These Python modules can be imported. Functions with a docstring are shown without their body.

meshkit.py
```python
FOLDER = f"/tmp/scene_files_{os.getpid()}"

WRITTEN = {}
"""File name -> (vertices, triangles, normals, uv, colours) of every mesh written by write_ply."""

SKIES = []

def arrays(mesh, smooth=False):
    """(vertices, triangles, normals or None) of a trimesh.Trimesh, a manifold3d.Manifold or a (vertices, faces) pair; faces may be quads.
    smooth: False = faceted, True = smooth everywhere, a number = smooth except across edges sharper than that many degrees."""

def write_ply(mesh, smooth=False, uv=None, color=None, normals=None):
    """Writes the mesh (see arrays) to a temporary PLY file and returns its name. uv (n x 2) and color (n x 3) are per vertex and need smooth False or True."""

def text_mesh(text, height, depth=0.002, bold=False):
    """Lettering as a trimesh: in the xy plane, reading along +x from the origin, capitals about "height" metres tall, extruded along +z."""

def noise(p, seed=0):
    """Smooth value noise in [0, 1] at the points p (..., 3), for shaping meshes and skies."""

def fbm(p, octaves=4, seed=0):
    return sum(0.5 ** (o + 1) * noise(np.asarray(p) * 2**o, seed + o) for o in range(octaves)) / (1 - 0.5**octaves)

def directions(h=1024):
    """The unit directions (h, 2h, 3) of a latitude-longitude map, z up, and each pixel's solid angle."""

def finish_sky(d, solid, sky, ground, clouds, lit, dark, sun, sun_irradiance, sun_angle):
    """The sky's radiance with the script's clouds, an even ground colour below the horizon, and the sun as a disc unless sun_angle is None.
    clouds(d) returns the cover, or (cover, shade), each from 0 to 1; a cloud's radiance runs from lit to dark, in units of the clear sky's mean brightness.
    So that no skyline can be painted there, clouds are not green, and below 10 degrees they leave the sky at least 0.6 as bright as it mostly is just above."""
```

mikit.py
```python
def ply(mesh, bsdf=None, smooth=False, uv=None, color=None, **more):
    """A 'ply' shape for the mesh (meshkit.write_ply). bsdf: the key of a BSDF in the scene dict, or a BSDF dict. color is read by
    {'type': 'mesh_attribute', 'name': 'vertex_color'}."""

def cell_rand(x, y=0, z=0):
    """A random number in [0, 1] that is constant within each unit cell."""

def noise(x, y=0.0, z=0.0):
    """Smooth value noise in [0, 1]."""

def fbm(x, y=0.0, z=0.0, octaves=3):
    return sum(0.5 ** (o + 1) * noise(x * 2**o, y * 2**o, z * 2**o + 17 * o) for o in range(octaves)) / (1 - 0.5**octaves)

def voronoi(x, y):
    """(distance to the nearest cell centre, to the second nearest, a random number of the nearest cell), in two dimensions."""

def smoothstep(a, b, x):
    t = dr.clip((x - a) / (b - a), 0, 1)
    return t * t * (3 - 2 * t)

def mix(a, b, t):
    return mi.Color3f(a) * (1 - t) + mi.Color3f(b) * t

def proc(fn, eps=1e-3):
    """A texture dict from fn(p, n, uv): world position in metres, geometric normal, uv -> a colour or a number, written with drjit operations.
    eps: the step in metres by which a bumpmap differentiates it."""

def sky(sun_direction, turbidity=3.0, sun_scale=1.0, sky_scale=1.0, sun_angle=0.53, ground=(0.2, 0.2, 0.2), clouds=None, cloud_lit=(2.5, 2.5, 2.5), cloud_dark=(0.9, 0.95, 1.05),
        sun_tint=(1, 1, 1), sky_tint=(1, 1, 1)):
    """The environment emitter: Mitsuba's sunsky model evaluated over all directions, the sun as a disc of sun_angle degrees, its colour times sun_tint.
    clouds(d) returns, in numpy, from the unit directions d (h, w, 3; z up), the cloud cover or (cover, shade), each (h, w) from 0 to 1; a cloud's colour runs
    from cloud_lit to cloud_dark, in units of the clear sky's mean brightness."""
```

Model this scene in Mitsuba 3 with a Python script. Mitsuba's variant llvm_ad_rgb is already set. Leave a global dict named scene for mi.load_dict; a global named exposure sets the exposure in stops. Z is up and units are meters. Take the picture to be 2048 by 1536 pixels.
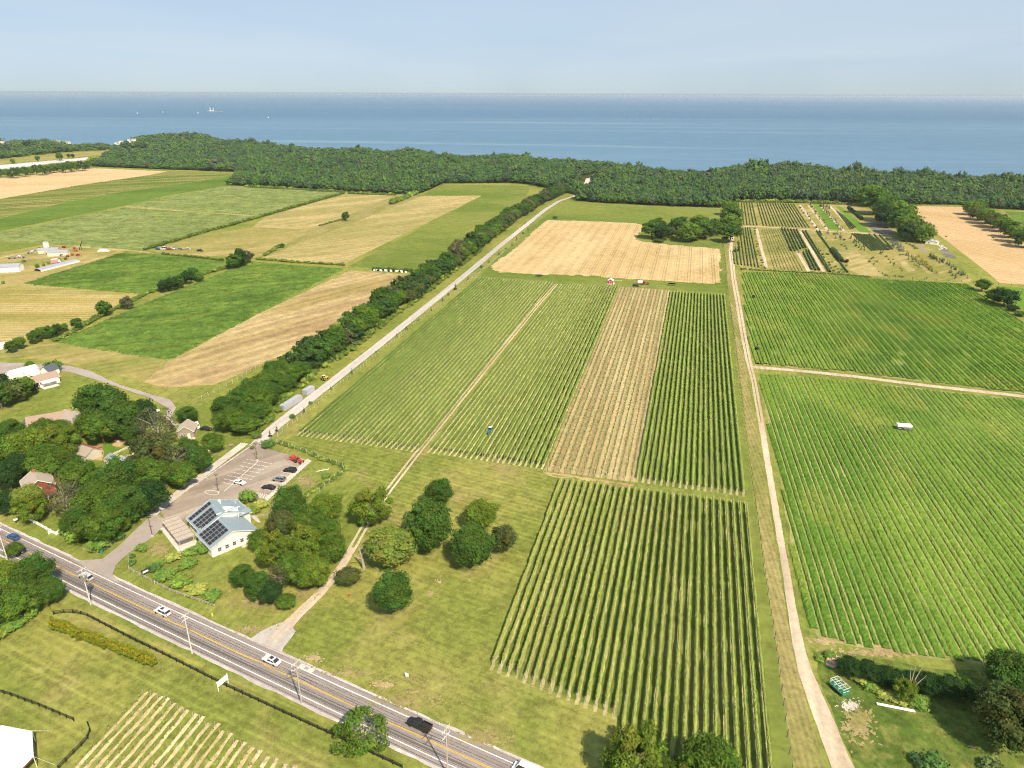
import math, random
import numpy as np, trimesh, shapely, manifold3d
from shapely.geometry import Polygon, LineString, Point
import mitsuba as mi, drjit as dr
import mikit, meshkit
from mikit import fbm, noise, smoothstep, mix

T = mi.ScalarTransform4f
scene, labels = {}, {}
rnd = random.Random(7)
RNG = np.random.default_rng(11)

# ------------------------------------------------------------------ camera, sky, exposure
EYE_H, FOC, CU, CV = 125.0, 1420.0, 1024.0, 768.0      # metres above the fields; focal length and centre of the survey photograph
PITCH, ROLL = math.radians(22.21), math.radians(0.21)
_c, _s = math.cos(PITCH), math.sin(PITCH)
FWD = np.array([0, _c, -_s]); _up0 = np.array([0, _s, _c]); _r0 = np.array([1.0, 0, 0])
RIGHT = math.cos(ROLL) * _r0 + math.sin(ROLL) * _up0
UP = -math.sin(ROLL) * _r0 + math.cos(ROLL) * _up0
EYE = np.array([0, 0, EYE_H])
scene['camera'] = {'type': 'perspective', 'fov': 2 * math.degrees(math.atan(1024 / FOC)), 'near_clip': 1.0, 'far_clip': 300000.0,
                   'to_world': T().look_at(origin=EYE.tolist(), target=(EYE + FWD * 100).tolist(), up=UP.tolist()),
                   'medium': {'type': 'ref', 'id': 'air'}}
SUN_AZ, SUN_EL = math.radians(150), math.radians(48)
SUN = [math.sin(SUN_AZ) * math.cos(SUN_EL), math.cos(SUN_AZ) * math.cos(SUN_EL), math.sin(SUN_EL)]


def veil(d):
    """a thin bright veil of high cloud over the whole summer sky, with a few faint streaks"""
    z = np.maximum(d[..., 2], 0.03)
    q = np.stack([d[..., 0] / z * 0.35, d[..., 1] / z * 0.10, z * 0], -1)
    c = meshkit.fbm(q, 4, 3)
    return np.clip(.50 + (c - .5) * .35, 0, .8)


scene['sky'] = mikit.sky(SUN, turbidity=3.0, sky_scale=.80, sky_tint=(1.02, .99, 1.0), ground=(.055, .085, .115), clouds=veil, cloud_lit=(2.34, 2.66, 2.82))
exposure = 2.15
scene['air'] = {'type': 'homogeneous', 'albedo': {'type': 'rgb', 'value': [0.90, 0.945, 0.985]}, 'sigma_t': {'type': 'rgb', 'value': [5.2e-5, 5.2e-5, 5.2e-5]}, 'phase': {'type': 'hg', 'g': .35}}


# ------------------------------------------------------------------ survey and mesh helpers
def at(u, v, z=0.0):
    """ground-plan point (metres) of a survey reading taken at height z"""
    d = FWD * FOC + RIGHT * (u - CU) + UP * (CV - v)
    t = (EYE_H - z) / -d[2]
    return np.array([d[0] * t, d[1] * t])


def pts(*uv, z=0.0):
    return np.array([at(u, v, z) for u, v in uv])


def ordinal(n):
    return f"{n}{'th' if 10 <= n % 100 <= 20 else {1: 'st', 2: 'nd', 3: 'rd'}.get(n % 10, 'th')}"


def numbered(name):
    def taken(k):
        return k in scene or k in labels
    if not taken(name):
        return name
    i = 1
    while taken(f'{name}_{i:03d}'):
        i += 1
    return f'{name}_{i:03d}'


def tag(key, label, cat, group=None, kind=None):
    labels[key] = {'label': label, 'category': cat}
    if group:
        labels[key]['group'] = group
    if kind:
        labels[key]['kind'] = kind
    return key


def thing(name, label, cat, group=None, kind=None):
    return tag(numbered(name), label, cat, group, kind)


def put(key, mesh, mat, smooth=False, uv=None, color=None, to=None):
    d = mikit.ply(mesh, mat, smooth, uv, color)
    if to is not None:
        d['to_world'] = to
    scene[key] = d
    return key


_count = {}


def part_key(parent, name):
    k = f'{parent}__{name}'
    n = _count.get(k, 0)
    _count[k] = n + 1
    return k if n == 0 else f'{k}_{n:03d}'


def part(parent, name, mesh, mat, smooth=False, to=None, kind=None, label=None, color=None, uv=None):
    k = part_key(parent, name)
    put(k, mesh, mat, smooth, uv, color, to)
    if kind or label:
        labels[k] = {a: b for a, b in (('kind', kind), ('label', label)) if b}
    return k


def copy_part(parent, name, shape, to):
    k = part_key(parent, name)
    scene[k] = {**shape, 'to_world': to}
    return k


def place(x, y, z=0.0, az=0.0, s=1.0):
    """local frame: +y forward; az = heading clockwise from north"""
    return T().translate([float(x), float(y), float(z)]).rotate([0, 0, 1], -float(az)).scale(s)


class MB:
    """collects simple solids into one mesh"""

    def __init__(self):
        self.v, self.f, self.n = [], [], 0

    def add(self, v, f):
        v, f = np.asarray(v, float), np.asarray(f, int)
        if f.shape[1] == 4:
            f = np.vstack([f[:, [0, 1, 2]], f[:, [0, 2, 3]]])
        self.v.append(v); self.f.append(f + self.n); self.n += len(v)
        return self

    def box(self, c, s, az=0.0, tilt=None):
        x, y, z = np.array(s) / 2
        v = np.array([[i, j, k] for i in (-x, x) for j in (-y, y) for k in (-z, z)])
        f = [[0, 1, 3, 2], [4, 6, 7, 5], [0, 4, 5, 1], [2, 3, 7, 6], [0, 2, 6, 4], [1, 5, 7, 3]]
        if tilt:
            t = math.radians(tilt); v = v @ np.array([[1, 0, 0], [0, math.cos(t), -math.sin(t)], [0, math.sin(t), math.cos(t)]]).T
        a = math.radians(-az); ca, sa = math.cos(a), math.sin(a)
        v = v @ np.array([[ca, -sa, 0], [sa, ca, 0], [0, 0, 1]]).T + np.array(c)
        return self.add(v, f)

    def beam(self, p, q, w, h):
        p, q = np.array(p, float), np.array(q, float)
        t = (q - p) / (np.linalg.norm(q - p) + 1e-9)
        r = np.cross(t, [0, 0, 1.0]) if abs(t[2]) < .95 else np.array([1.0, 0, 0])
        r /= np.linalg.norm(r); u = np.cross(r, t)
        v = [o + r * i * w / 2 + u * j * h / 2 for o in (p, q) for i, j in ((-1, -1), (1, -1), (1, 1), (-1, 1))]
        return self.add(v, [[0, 3, 2, 1], [4, 5, 6, 7], [0, 1, 5, 4], [1, 2, 6, 5], [2, 3, 7, 6], [3, 0, 4, 7]])

    def tube(self, p, q, r0, r1=None, n=6, cap=True):
        p, q = np.array(p, float), np.array(q, float)
        r1 = r0 if r1 is None else r1
        t = (q - p) / (np.linalg.norm(q - p) + 1e-9)
        a = np.cross(t, [0, 0, 1.0] if abs(t[2]) < .9 else [1.0, 0, 0]); a /= np.linalg.norm(a); b = np.cross(t, a)
        th = np.arange(n) * 2 * np.pi / n
        ring = np.cos(th)[:, None] * a + np.sin(th)[:, None] * b
        v = np.vstack([p + ring * r0, q + ring * r1, [p], [q]])
        i = np.arange(n); j = (i + 1) % n
        f = np.vstack([np.stack([i, j, j + n], 1), np.stack([i, j + n, i + n], 1)])
        if cap:
            f = np.vstack([f, np.stack([j, i, i * 0 + 2 * n], 1), np.stack([i + n, j + n, i * 0 + 2 * n + 1], 1)])
        return self.add(v, f)

    def poly(self, *p):
        """one flat polygon fan, seen from both sides"""
        n = len(p)
        return self.add(p, [[0, i, i + 1] for i in range(1, n - 1)])

    def slab(self, corners, t):
        """a sheet of thickness t below four or more corners"""
        c = np.array(corners, float); n = len(c); lo = c - [0, 0, t]
        f = [[0, i, i + 1] for i in range(1, n - 1)] + [[n, n + i + 1, n + i] for i in range(1, n - 1)]
        for i in range(n):
            j = (i + 1) % n
            f += [[i, i + n, j + n], [i, j + n, j]]
        return self.add(np.vstack([c, lo]), f)

    def hull(self, p):
        m = manifold3d.Manifold.hull_points(np.array(p, np.float64)).to_mesh()
        return self.add(m.vert_properties[:, :3], m.tri_verts)

    def get(self):
        return np.vstack(self.v), np.vstack(self.f)


def mat(name, rgb, rough=0.65, metal=0.0, spec=0.4, **more):
    if name not in scene:
        scene[name] = {'type': 'twosided', 'bsdf': {'type': 'principled', 'base_color': {'type': 'rgb', 'value': list(rgb)}, 'roughness': rough, 'metallic': metal, 'specular': spec, **more}}
    return name


# ------------------------------------------------------------------ ground material: one procedural, a row of parameters per kind of ground
ZONES = {}
_rows = {k: [] for k in 'ar ag ab br bg bb cr cg cb camt scale stretch ca sa period samp gs ga tp ta'.split()}


def zone(name, A, B, C=None, camt=0.0, scale=30, stretch=1.0, az=13.7, period=1.0, samp=0.0, gs=0.8, ga=0.15, tp=12.0, ta=0.0):
    C = C or B
    ZONES[name] = len(ZONES)
    for k, v in zip(_rows, (*A, *B, *C, camt, scale, stretch, math.cos(math.radians(az)), math.sin(math.radians(az)), period, samp, gs, ga, tp, ta)):
        _rows[k].append(v)


#            light                 dark                 patches
zone('lawn', (.245, .255, .068), (.175, .210, .046), (.300, .255, .105), .40, 26, 1.0, 116, 2.3, .07, .9, .34, tp=9.0, ta=.14)
zone('base', (.240, .258, .064), (.165, .212, .044), (.300, .268, .100), .35, 34, 1.0, 13.7, 2.1, .05, .9, .30, tp=9.0, ta=.08)
zone('meadow', (.185, .225, .052), (.130, .185, .038), (.240, .245, .080), .35, 60, 1.6, 100, 6, .03, 1.5, .18, tp=11.0, ta=.12)
zone('vine_floor', (.170, .215, .050), (.120, .175, .036), (.235, .225, .085), .45, 14, 5, 13.7, 2.15, .0, .6, .3)
zone('tilled', (.450, .365, .195), (.375, .290, .150), (.320, .290, .125), .35, 9, 9, 13.7, 4.54, .16, .5, .22)
zone('straw', (.420, .385, .190), (.340, .325, .140), (.240, .255, .085), .6, 3, 4, 13.7, 2, .0, .5, .35)
zone('wheat', (.560, .440, .238), (.495, .375, .188), (.390, .300, .140), .35, 30, 2.0, 13.7, 3.0, .04, 1.2, .18, tp=9.0, ta=-.28)
zone('wheat_far', (.590, .450, .255), (.530, .395, .210), (.470, .360, .190), .3, 60, 3.0, 70, 9.0, .03, 2.5, .10, tp=24.0, ta=-.25)
zone('tan_right', (.550, .405, .225), (.500, .355, .185), (.430, .320, .160), .3, 40, 6.0, -33, 7.0, .06, 1.5, .12, tp=8.0, ta=-.22)
zone('crop', (.145, .250, .036), (.088, .182, .026), (.215, .265, .050), .55, 30, 2.2, 10.5, 3.0, .0, .5, .38)
zone('crop_soil', (.330, .325, .135), (.200, .250, .072), None, 0, 10, 4, 10.5, 1.0, 0, .6, .25)
zone('soy', (.110, .190, .036), (.065, .130, .024), (.165, .225, .045), .6, 22, 2.5, 70, 3.0, .0, 1.6, .4, tp=13.0, ta=-.3)
zone('hay', (.300, .270, .095), (.215, .225, .066), (.400, .320, .150), .6, 24, 4.0, 55, 6.0, .08, 2.0, .2, tp=6.0, ta=.14)
zone('hay_pale', (.420, .345, .165), (.300, .275, .105), (.250, .240, .080), .6, 18, 6.0, 50, 8.0, .06, 2.0, .2, tp=7.0, ta=.16)
zone('hay_brown', (.450, .360, .185), (.330, .265, .110), (.330, .230, .125), .7, 20, 5.0, 38, 9.0, .10, 1.6, .25, tp=6.0, ta=-.15)
zone('hay_left', (.330, .280, .095), (.250, .235, .070), (.430, .345, .180), .5, 30, 6.0, 88, 4.5, .12, 1.6, .16, tp=4.0, ta=.3)
zone('strips', (.200, .215, .060), (.110, .165, .036), (.330, .270, .120), .7, 20, 12.0, 62, 14.0, .15, 3.0, .15, tp=16.0, ta=.2)
zone('far_vines', (.215, .270, .090), (.165, .225, .066), (.260, .285, .110), .5, 9, 3.0, 100, 3.0, .0, 3.0, .4, tp=4.6, ta=-.2)
zone('green_strip', (.125, .200, .040), (.090, .160, .030), None, 0, 40, 6, 62, 12, .08, 2.5, .15)
zone('rough_verge', (.290, .260, .105), (.220, .225, .070), (.350, .300, .135), .5, 8, 6, 8, 1.3, .10, .5, .3)
zone('asphalt', (.290, .262, .250), (.235, .212, .204), (.320, .292, .276), .4, 6, 14, 118, 1.6, .05, .4, .12)
zone('lot', (.360, .310, .258), (.260, .220, .185), (.430, .380, .320), .6, 7, 5, 48, 9, .06, .5, .12)
zone('driveway', (.390, .350, .320), (.330, .295, .268), (.430, .390, .355), .4, 8, 3, 40, 9, .02, .4, .1)
zone('gravel', (.520, .495, .470), (.440, .415, .390), (.560, .540, .520), .4, 10, 10, 13.7, 3.2, .05, .6, .12)
zone('dirt', (.590, .500, .380), (.480, .395, .285), (.400, .370, .270), .35, 6, 6, 13.7, 2.8, .06, .5, .15)
zone('concrete', (.600, .560, .490), (.520, .480, .420), None, 0, 5, 1, 43, 3, .03, .4, .08)
zone('vine_strip', (.500, .480, .235), (.420, .420, .180), (.280, .300, .095), .6, 3, 4, 13.7, 2, .0, .5, .35)
zone('mulch', (.600, .510, .310), (.500, .420, .235), (.360, .330, .140), .4, 3, 3, 13.7, 2, .0, .4, .35)
zone('dry', (.330, .275, .135), (.270, .240, .098), (.250, .240, .080), .6, 5, 1, 0, 3, 0, .6, .3)
zone('sand', (.420, .335, .190), (.330, .265, .125), (.270, .250, .095), .6, 4, 1, 0, 3, 0, .6, .3)
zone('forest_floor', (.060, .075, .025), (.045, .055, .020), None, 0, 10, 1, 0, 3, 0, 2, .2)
zone('shrubby', (.130, .180, .040), (.080, .130, .026), (.230, .220, .070), .5, 6, 1, 0, 3, 0, .8, .4)
zone('film', (.560, .580, .600), (.500, .520, .545), None, 0, 30, 4, 62, 8, .05, 2, .05)
zone('slick_grass', (.140, .260, .040), (.115, .220, .034), None, 0, 40, 6, -20, 8, .05, 1.5, .1)
zone('plots', (.250, .230, .190), (.160, .155, .120), (.090, .095, .100), .7, 4, 8, -33, 7, .25, 1, .2)
_Z = {k: mi.Float(v) for k, v in _rows.items()}


def field_fn(p, n, uv):
    i = mi.UInt32(uv.x + 0.5)
    g = lambda k: dr.gather(mi.Float, _Z[k], i)
    ca, sa = g('ca'), g('sa')
    x, y = p.x * ca - p.y * sa, p.x * sa + p.y * ca
    s, l = g('scale'), g('stretch')
    a = fbm(x / s, y / (s * l), 1.3, 4)
    b = fbm(x / (s * .4) + 7, y / (s * .4 * l) + 3, 4.1, 3)
    c = mix(mi.Color3f(g('br'), g('bg'), g('bb')), mi.Color3f(g('ar'), g('ag'), g('ab')), smoothstep(.34, .64, a))
    c = mix(c, mi.Color3f(g('cr'), g('cg'), g('cb')), g('camt') * smoothstep(.52, .74, b))
    gs = g('gs')
    gr = noise(p.x / gs, p.y / gs) + noise(p.x / gs * .4 + 9, p.y / gs * .4) + noise(p.x / gs * 3.1, p.y / gs * 3.1 + 5) - 1.5
    st = dr.sin(6.2832 * (x / g('period') + .25 * b))
    tp = g('tp')
    q = dr.abs((x / tp - dr.floor(x / tp)) * tp - tp * .5)
    tram = smoothstep(.45, .15, dr.abs(q - .95)) * (.5 + b)
    c = c * (1 + g('ta') * tram)
    return c * dr.maximum(1 + g('ga') * gr + g('samp') * st, .2)


scene['field'] = {'type': 'diffuse', 'reflectance': mikit.proc(field_fn)}


def rough_edge(p, amp, seg=3.0, seed=0):
    """the outline p (n x 2) cut into short pieces that wander by about amp metres"""
    out = []
    n = len(p)
    for i in range(n):
        a, b = p[i], p[(i + 1) % n]
        k = max(1, min(400, int(np.linalg.norm(b - a) / seg)))
        out.append(a + (b - a) * (np.arange(k) / k)[:, None])
    q = np.vstack(out)
    w = np.stack([meshkit.fbm(np.c_[q * .22, q[:, :1] * 0 + 9.1 + seed], 3, 5 + j) - .5 for j in (0, 1)], 1)
    return q + w * 2 * amp


def flat(poly, z, zone_name):
    """triangulated sheet -> mesh, uv"""
    v, f = trimesh.creation.triangulate_polygon(poly, engine='earcut')
    v3 = np.c_[v, np.full(len(v), z)]
    return (v3, f), np.tile([[float(ZONES[zone_name]), 0.0]], (len(v3), 1))


def as_poly(p, jag=0.0, seed=0):
    q = rough_edge(np.asarray(p), jag, max(2.0, jag * 3), seed) if jag else np.asarray(p)
    g = Polygon(q)
    return g if g.is_valid else max(getattr(g.buffer(0), 'geoms', [g.buffer(0)]), key=lambda h: h.area)


def ground(name, uvs, z, zone_name, label, cat='field', jag=0.5, world=False, kind='structure', cut=None):
    p = np.asarray(uvs) if world else pts(*uvs)
    g = as_poly(p, jag, len(scene))
    if cut is not None:
        g = g.difference(cut)
        g = max(getattr(g, 'geoms', [g]), key=lambda h: h.area)
    m, uv = flat(g, z, zone_name)
    k = numbered(name)
    put(k, m, 'field', uv=uv)
    tag(k, label, cat, kind=kind)
    return k, g


def ribbon(line, width, z, zone_name, jag=0.0, seed=0):
    """a strip of the given width (number or one per point) along a world polyline -> mesh, uv"""
    line = np.asarray(line, float)
    w = np.broadcast_to(np.asarray(width, float), (len(line),))
    d = np.r_[0, np.cumsum(np.linalg.norm(np.diff(line, axis=0), axis=1))]
    k = max(2, int(d[-1] / 2.5))
    s = np.linspace(0, d[-1], k)
    c = np.stack([np.interp(s, d, line[:, i]) for i in (0, 1)], 1)
    ww = np.interp(s, d, w)
    # soften the corners of the polyline
    for _ in range(6):
        c[1:-1] = (c[:-2] + 2 * c[1:-1] + c[2:]) / 4
    t = np.gradient(c, axis=0); t /= np.linalg.norm(t, axis=1, keepdims=True) + 1e-9
    nrm = np.stack([-t[:, 1], t[:, 0]], 1)
    e = [(meshkit.fbm(np.stack([s * .3, s * 0 + j, s * 0 + seed], 1), 3, 3) - .5) * 2 * jag for j in (1.5, 7.5)]
    L, R = c + nrm * (ww / 2 + e[0])[:, None], c - nrm * (ww / 2 + e[1])[:, None]
    v = np.c_[np.vstack([L, R]), np.full(2 * k, z)]
    i = np.arange(k - 1)
    f = np.vstack([np.stack([i + k, i + k + 1, i + 1], 1), np.stack([i + k, i + 1, i], 1)])
    return (v, f), np.tile([[float(ZONES[zone_name]) if zone_name in ZONES else 0.0, 0.0]], (2 * k, 1))


def relief(poly, step, zone_name, z0, amp, seed=0, az=13.7, stretch=1.0):
    """standing crop over a field: a bumpy closed top with a skirt round its border"""
    a = math.radians(az); ca, sa = math.cos(a), math.sin(a)
    P = np.array(poly.exterior.coords)
    loc = np.stack([P[:, 0] * ca - P[:, 1] * sa, P[:, 0] * sa + P[:, 1] * ca], 1)
    lo, hi = loc.min(0), loc.max(0)
    sx, sy = step, step * stretch
    nx, ny = int((hi[0] - lo[0]) / sx) + 2, int((hi[1] - lo[1]) / sy) + 2
    gx, gy = np.meshgrid(lo[0] + np.arange(nx) * sx, lo[1] + np.arange(ny) * sy, indexing='ij')
    r = np.random.default_rng(seed)
    gx = gx + r.uniform(-.35, .35, gx.shape) * sx; gy = gy + r.uniform(-.35, .35, gy.shape) * sy
    X, Y = gx * ca + gy * sa, -gx * sa + gy * ca
    inside = shapely.contains_xy(poly.buffer(-step * .3), X, Y)
    Zr = z0 + amp * (.35 + .65 * r.random(gx.shape)) * (.6 + .8 * meshkit.fbm(np.stack([X / 9, Y / 9, X * 0], -1), 3, seed))
    Zr = np.where(inside, Zr, z0 - .02)
    idx = np.arange(nx * ny).reshape(nx, ny)
    q = np.stack([idx[:-1, :-1], idx[1:, :-1], idx[1:, 1:], idx[:-1, 1:]], -1).reshape(-1, 4)
    q = q[inside.ravel()[q].any(1)]
    used = np.unique(q); new = np.zeros(nx * ny, int); new[used] = np.arange(len(used))
    v = np.stack([X, Y, Zr], -1).reshape(-1, 3)[used]; q = new[q]
    f = np.vstack([q[:, [0, 1, 2]], q[:, [0, 2, 3]]])
    return (v, f), np.tile([[float(ZONES[zone_name]), 0.0]], (len(v), 1))

# ------------------------------------------------------------------ foliage
_leaf = {'type': 'mesh_attribute', 'name': 'vertex_color'}
scene['leaf'] = {'type': 'principledthin', 'base_color': _leaf, 'roughness': .55, 'diff_trans': .8, 'eta': 1.35, 'spec_trans': 0.0}
scene['hedge_leaf'] = {'type': 'twosided', 'bsdf': {'type': 'principled', 'base_color': _leaf, 'roughness': .7, 'specular': .25}}
mat('bark', (.16, .12, .085), .9)
mat('grey_bark', (.36, .33, .28), .9)
ICO = trimesh.creation.icosphere(subdivisions=1)
ICO0 = trimesh.creation.icosphere(subdivisions=0)

GREENS = dict(mid=(.128, .228, .036), dark=(.088, .180, .035), deep=(.042, .098, .031), yellow=(.185, .280, .040), olive=(.125, .165, .056), lime=(.265, .350, .075),
              brown=(.105, .140, .042), grey=(.145, .165, .085), purple=(.035, .018, .024), blue=(.120, .170, .160), gold=(.36, .29, .04), cream=(.48, .48, .26), haze=(.068, .142, .046))


def quads(c, n, size, r, bend=.22):
    """leaf sprays: a folded quad at every centre c facing n"""
    k = len(c)
    a = np.cross(n, r.normal(size=(k, 3))); a /= np.linalg.norm(a, axis=1, keepdims=True) + 1e-9
    b = np.cross(n, a)
    s = size[:, None]; asp = r.uniform(.6, 1.0, (k, 1))
    v = np.stack([c - a * s * .5, c - b * s * .5 * asp - n * s * bend, c + a * s * .5, c + b * s * .5 * asp - n * s * bend], 1).reshape(-1, 3)
    i = np.arange(k)[:, None] * 4
    f = np.vstack([i + [0, 1, 2], i + [0, 2, 3]])
    return v, f


def crown_mesh(seed, R=5.0, base=1.5, top=10.0, lobes=22, leaves=1800, size=.6, col='mid', shape='round', core=True, var=.25, gap=0.0):
    """a crown of leafy lobes: (vertices, triangles), colours"""
    r = np.random.default_rng(seed)
    col = np.array(GREENS[col]) if isinstance(col, str) else np.array(col)
    hz, mz = (top - base) / 2, (top + base) / 2
    k = lobes
    u = (np.arange(k) + .5) / k
    zz = 1 - 1.75 * u if shape != 'cone' else 1 - 2 * u
    ph = np.arange(k) * 2.39996 + r.uniform(0, 6)
    rad = np.sqrt(np.clip(1 - zz ** 2, 0.02, 1))
    dirs = np.stack([rad * np.cos(ph), rad * np.sin(ph), zz], 1) + r.normal(0, .13, (k, 3))
    if shape == 'cone':
        hh = u
        rr = (.08 + .75 * hh) * R * r.uniform(.8, 1.1, k)
        cen = np.stack([rr * .6 * np.cos(ph), rr * .6 * np.sin(ph), top - (top - base) * (.06 + .88 * hh)], 1)
        lr = (.16 + .42 * hh) * R * .8
    else:
        f0 = {'round': .60, 'open': .74, 'tall': .6, 'flat': .62}[shape]
        cen = dirs * np.array([R, R, hz]) * f0 * r.uniform(.75, 1.1, (k, 1)) + [0, 0, mz]
        lr = R * r.uniform(.34, .5, k) * (.8 if shape == 'open' else 1) * (22 / k) ** .33
    w = lr ** 2 * r.uniform(.6, 1.2, k); w /= w.sum()
    li = r.choice(k, leaves, p=w)
    d = r.normal(size=(leaves, 3)); d /= np.linalg.norm(d, axis=1, keepdims=True)
    out = cen[li] - [0, 0, mz - .25 * hz]; out /= np.linalg.norm(out, axis=1, keepdims=True) + 1e-9
    d = d + .55 * out + [0, 0, .22]; d /= np.linalg.norm(d, axis=1, keepdims=True)
    p = cen[li] + d * (lr[li] * r.uniform(.66, 1.14, leaves))[:, None] * [1, 1, .82]
    n = d + r.normal(0, .5, (leaves, 3)); n /= np.linalg.norm(n, axis=1, keepdims=True)
    v, f = quads(p, n, size * r.uniform(.6, 1.35, leaves), r)
    lc = r.uniform(1 - var, 1 + var, (k, 1)) * (1 + r.normal(0, .10, (k, 3)) * [1, .4, .5])
    c = col * lc[li] * r.uniform(.72, 1.28, (leaves, 1))
    c = np.repeat(c, 4, 0)
    V, Fc, C = [v], [f], [c]
    if core:
        m = ICO0
        off = len(v)
        for j in range(k):
            q = m.vertices * lr[j] * .70 * [1, 1, .82] * r.uniform(.86, 1.1, (len(m.vertices), 1)) + cen[j]
            V.append(q); Fc.append(m.faces + off); C.append(np.tile(col * lc[j] * .85, (len(q), 1))); off += len(q)  # lobe cores painted darker, shade inside the crown put into the colour
    V = np.vstack(V); V[:, 2] = np.maximum(V[:, 2], .03)
    return (V, np.vstack(Fc)), np.clip(np.vstack(C), .004, .9), cen, lr


def wood_mesh(seed, cen, lr, R, base, top, limbs=7, thick=None):
    """tapered trunk with limbs that run into the lobes"""
    r = np.random.default_rng(seed + 99)
    m = MB()
    t = thick or max(.12, .05 * R)
    fork = base + (top - base) * .32
    m.tube([0, 0, -.1], [0, 0, fork * .5], t * 1.35, t, 7)
    m.tube([0, 0, fork * .5], [r.normal(0, .1), r.normal(0, .1), fork], t, t * .8, 7)
    for j in r.choice(len(cen), min(limbs, len(cen)), replace=False):
        c = cen[j]
        mid = np.array([c[0] * .45, c[1] * .45, fork * .45 + c[2] * .55]) + r.normal(0, .06 * R, 3)
        m.tube([0, 0, fork * .92], mid, t * .55, t * .34, 5, False)
        m.tube(mid, c + (c - mid) * .35, t * .34, t * .1, 5, False)
    return m.get()


TEMPL = {}


def template(key, wood=True, bark='bark', limbs=7, **kw):
    """a tree of unit-free size kept once as shapes: [(part, shape dict)], its radius and height"""
    if key not in TEMPL:
        (m, c, cen, lr) = crown_mesh(**kw)
        sh = [('crown', mikit.ply(m, 'leaf' if kw.get('leaves', 0) > 500 else 'hedge_leaf', False, None, c))]
        if wood:
            sh.append(('trunk', mikit.ply(wood_mesh(kw['seed'], cen, lr, kw.get('R', 5), kw.get('base', 1.5), kw.get('top', 10), limbs), bark, 30)))
        TEMPL[key] = (sh, kw.get('R', 5.0), kw.get('top', 10.0))
    return TEMPL[key]


def stand(tkey, x, y, R, az, label, name='tree', cat='tree', group=None, zs=1.0, z=0.0):
    """one tree of a template, scaled to crown radius R"""
    sh, R0, top = TEMPL[tkey]
    k = thing(name, label, cat, group)
    s = R / R0
    to = T().translate([float(x), float(y), float(z)]).rotate([0, 0, 1], float(az)).scale([s, s, s * zs])
    for pn, d in sh:
        copy_part(k, pn, d, to)
    return k


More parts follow.
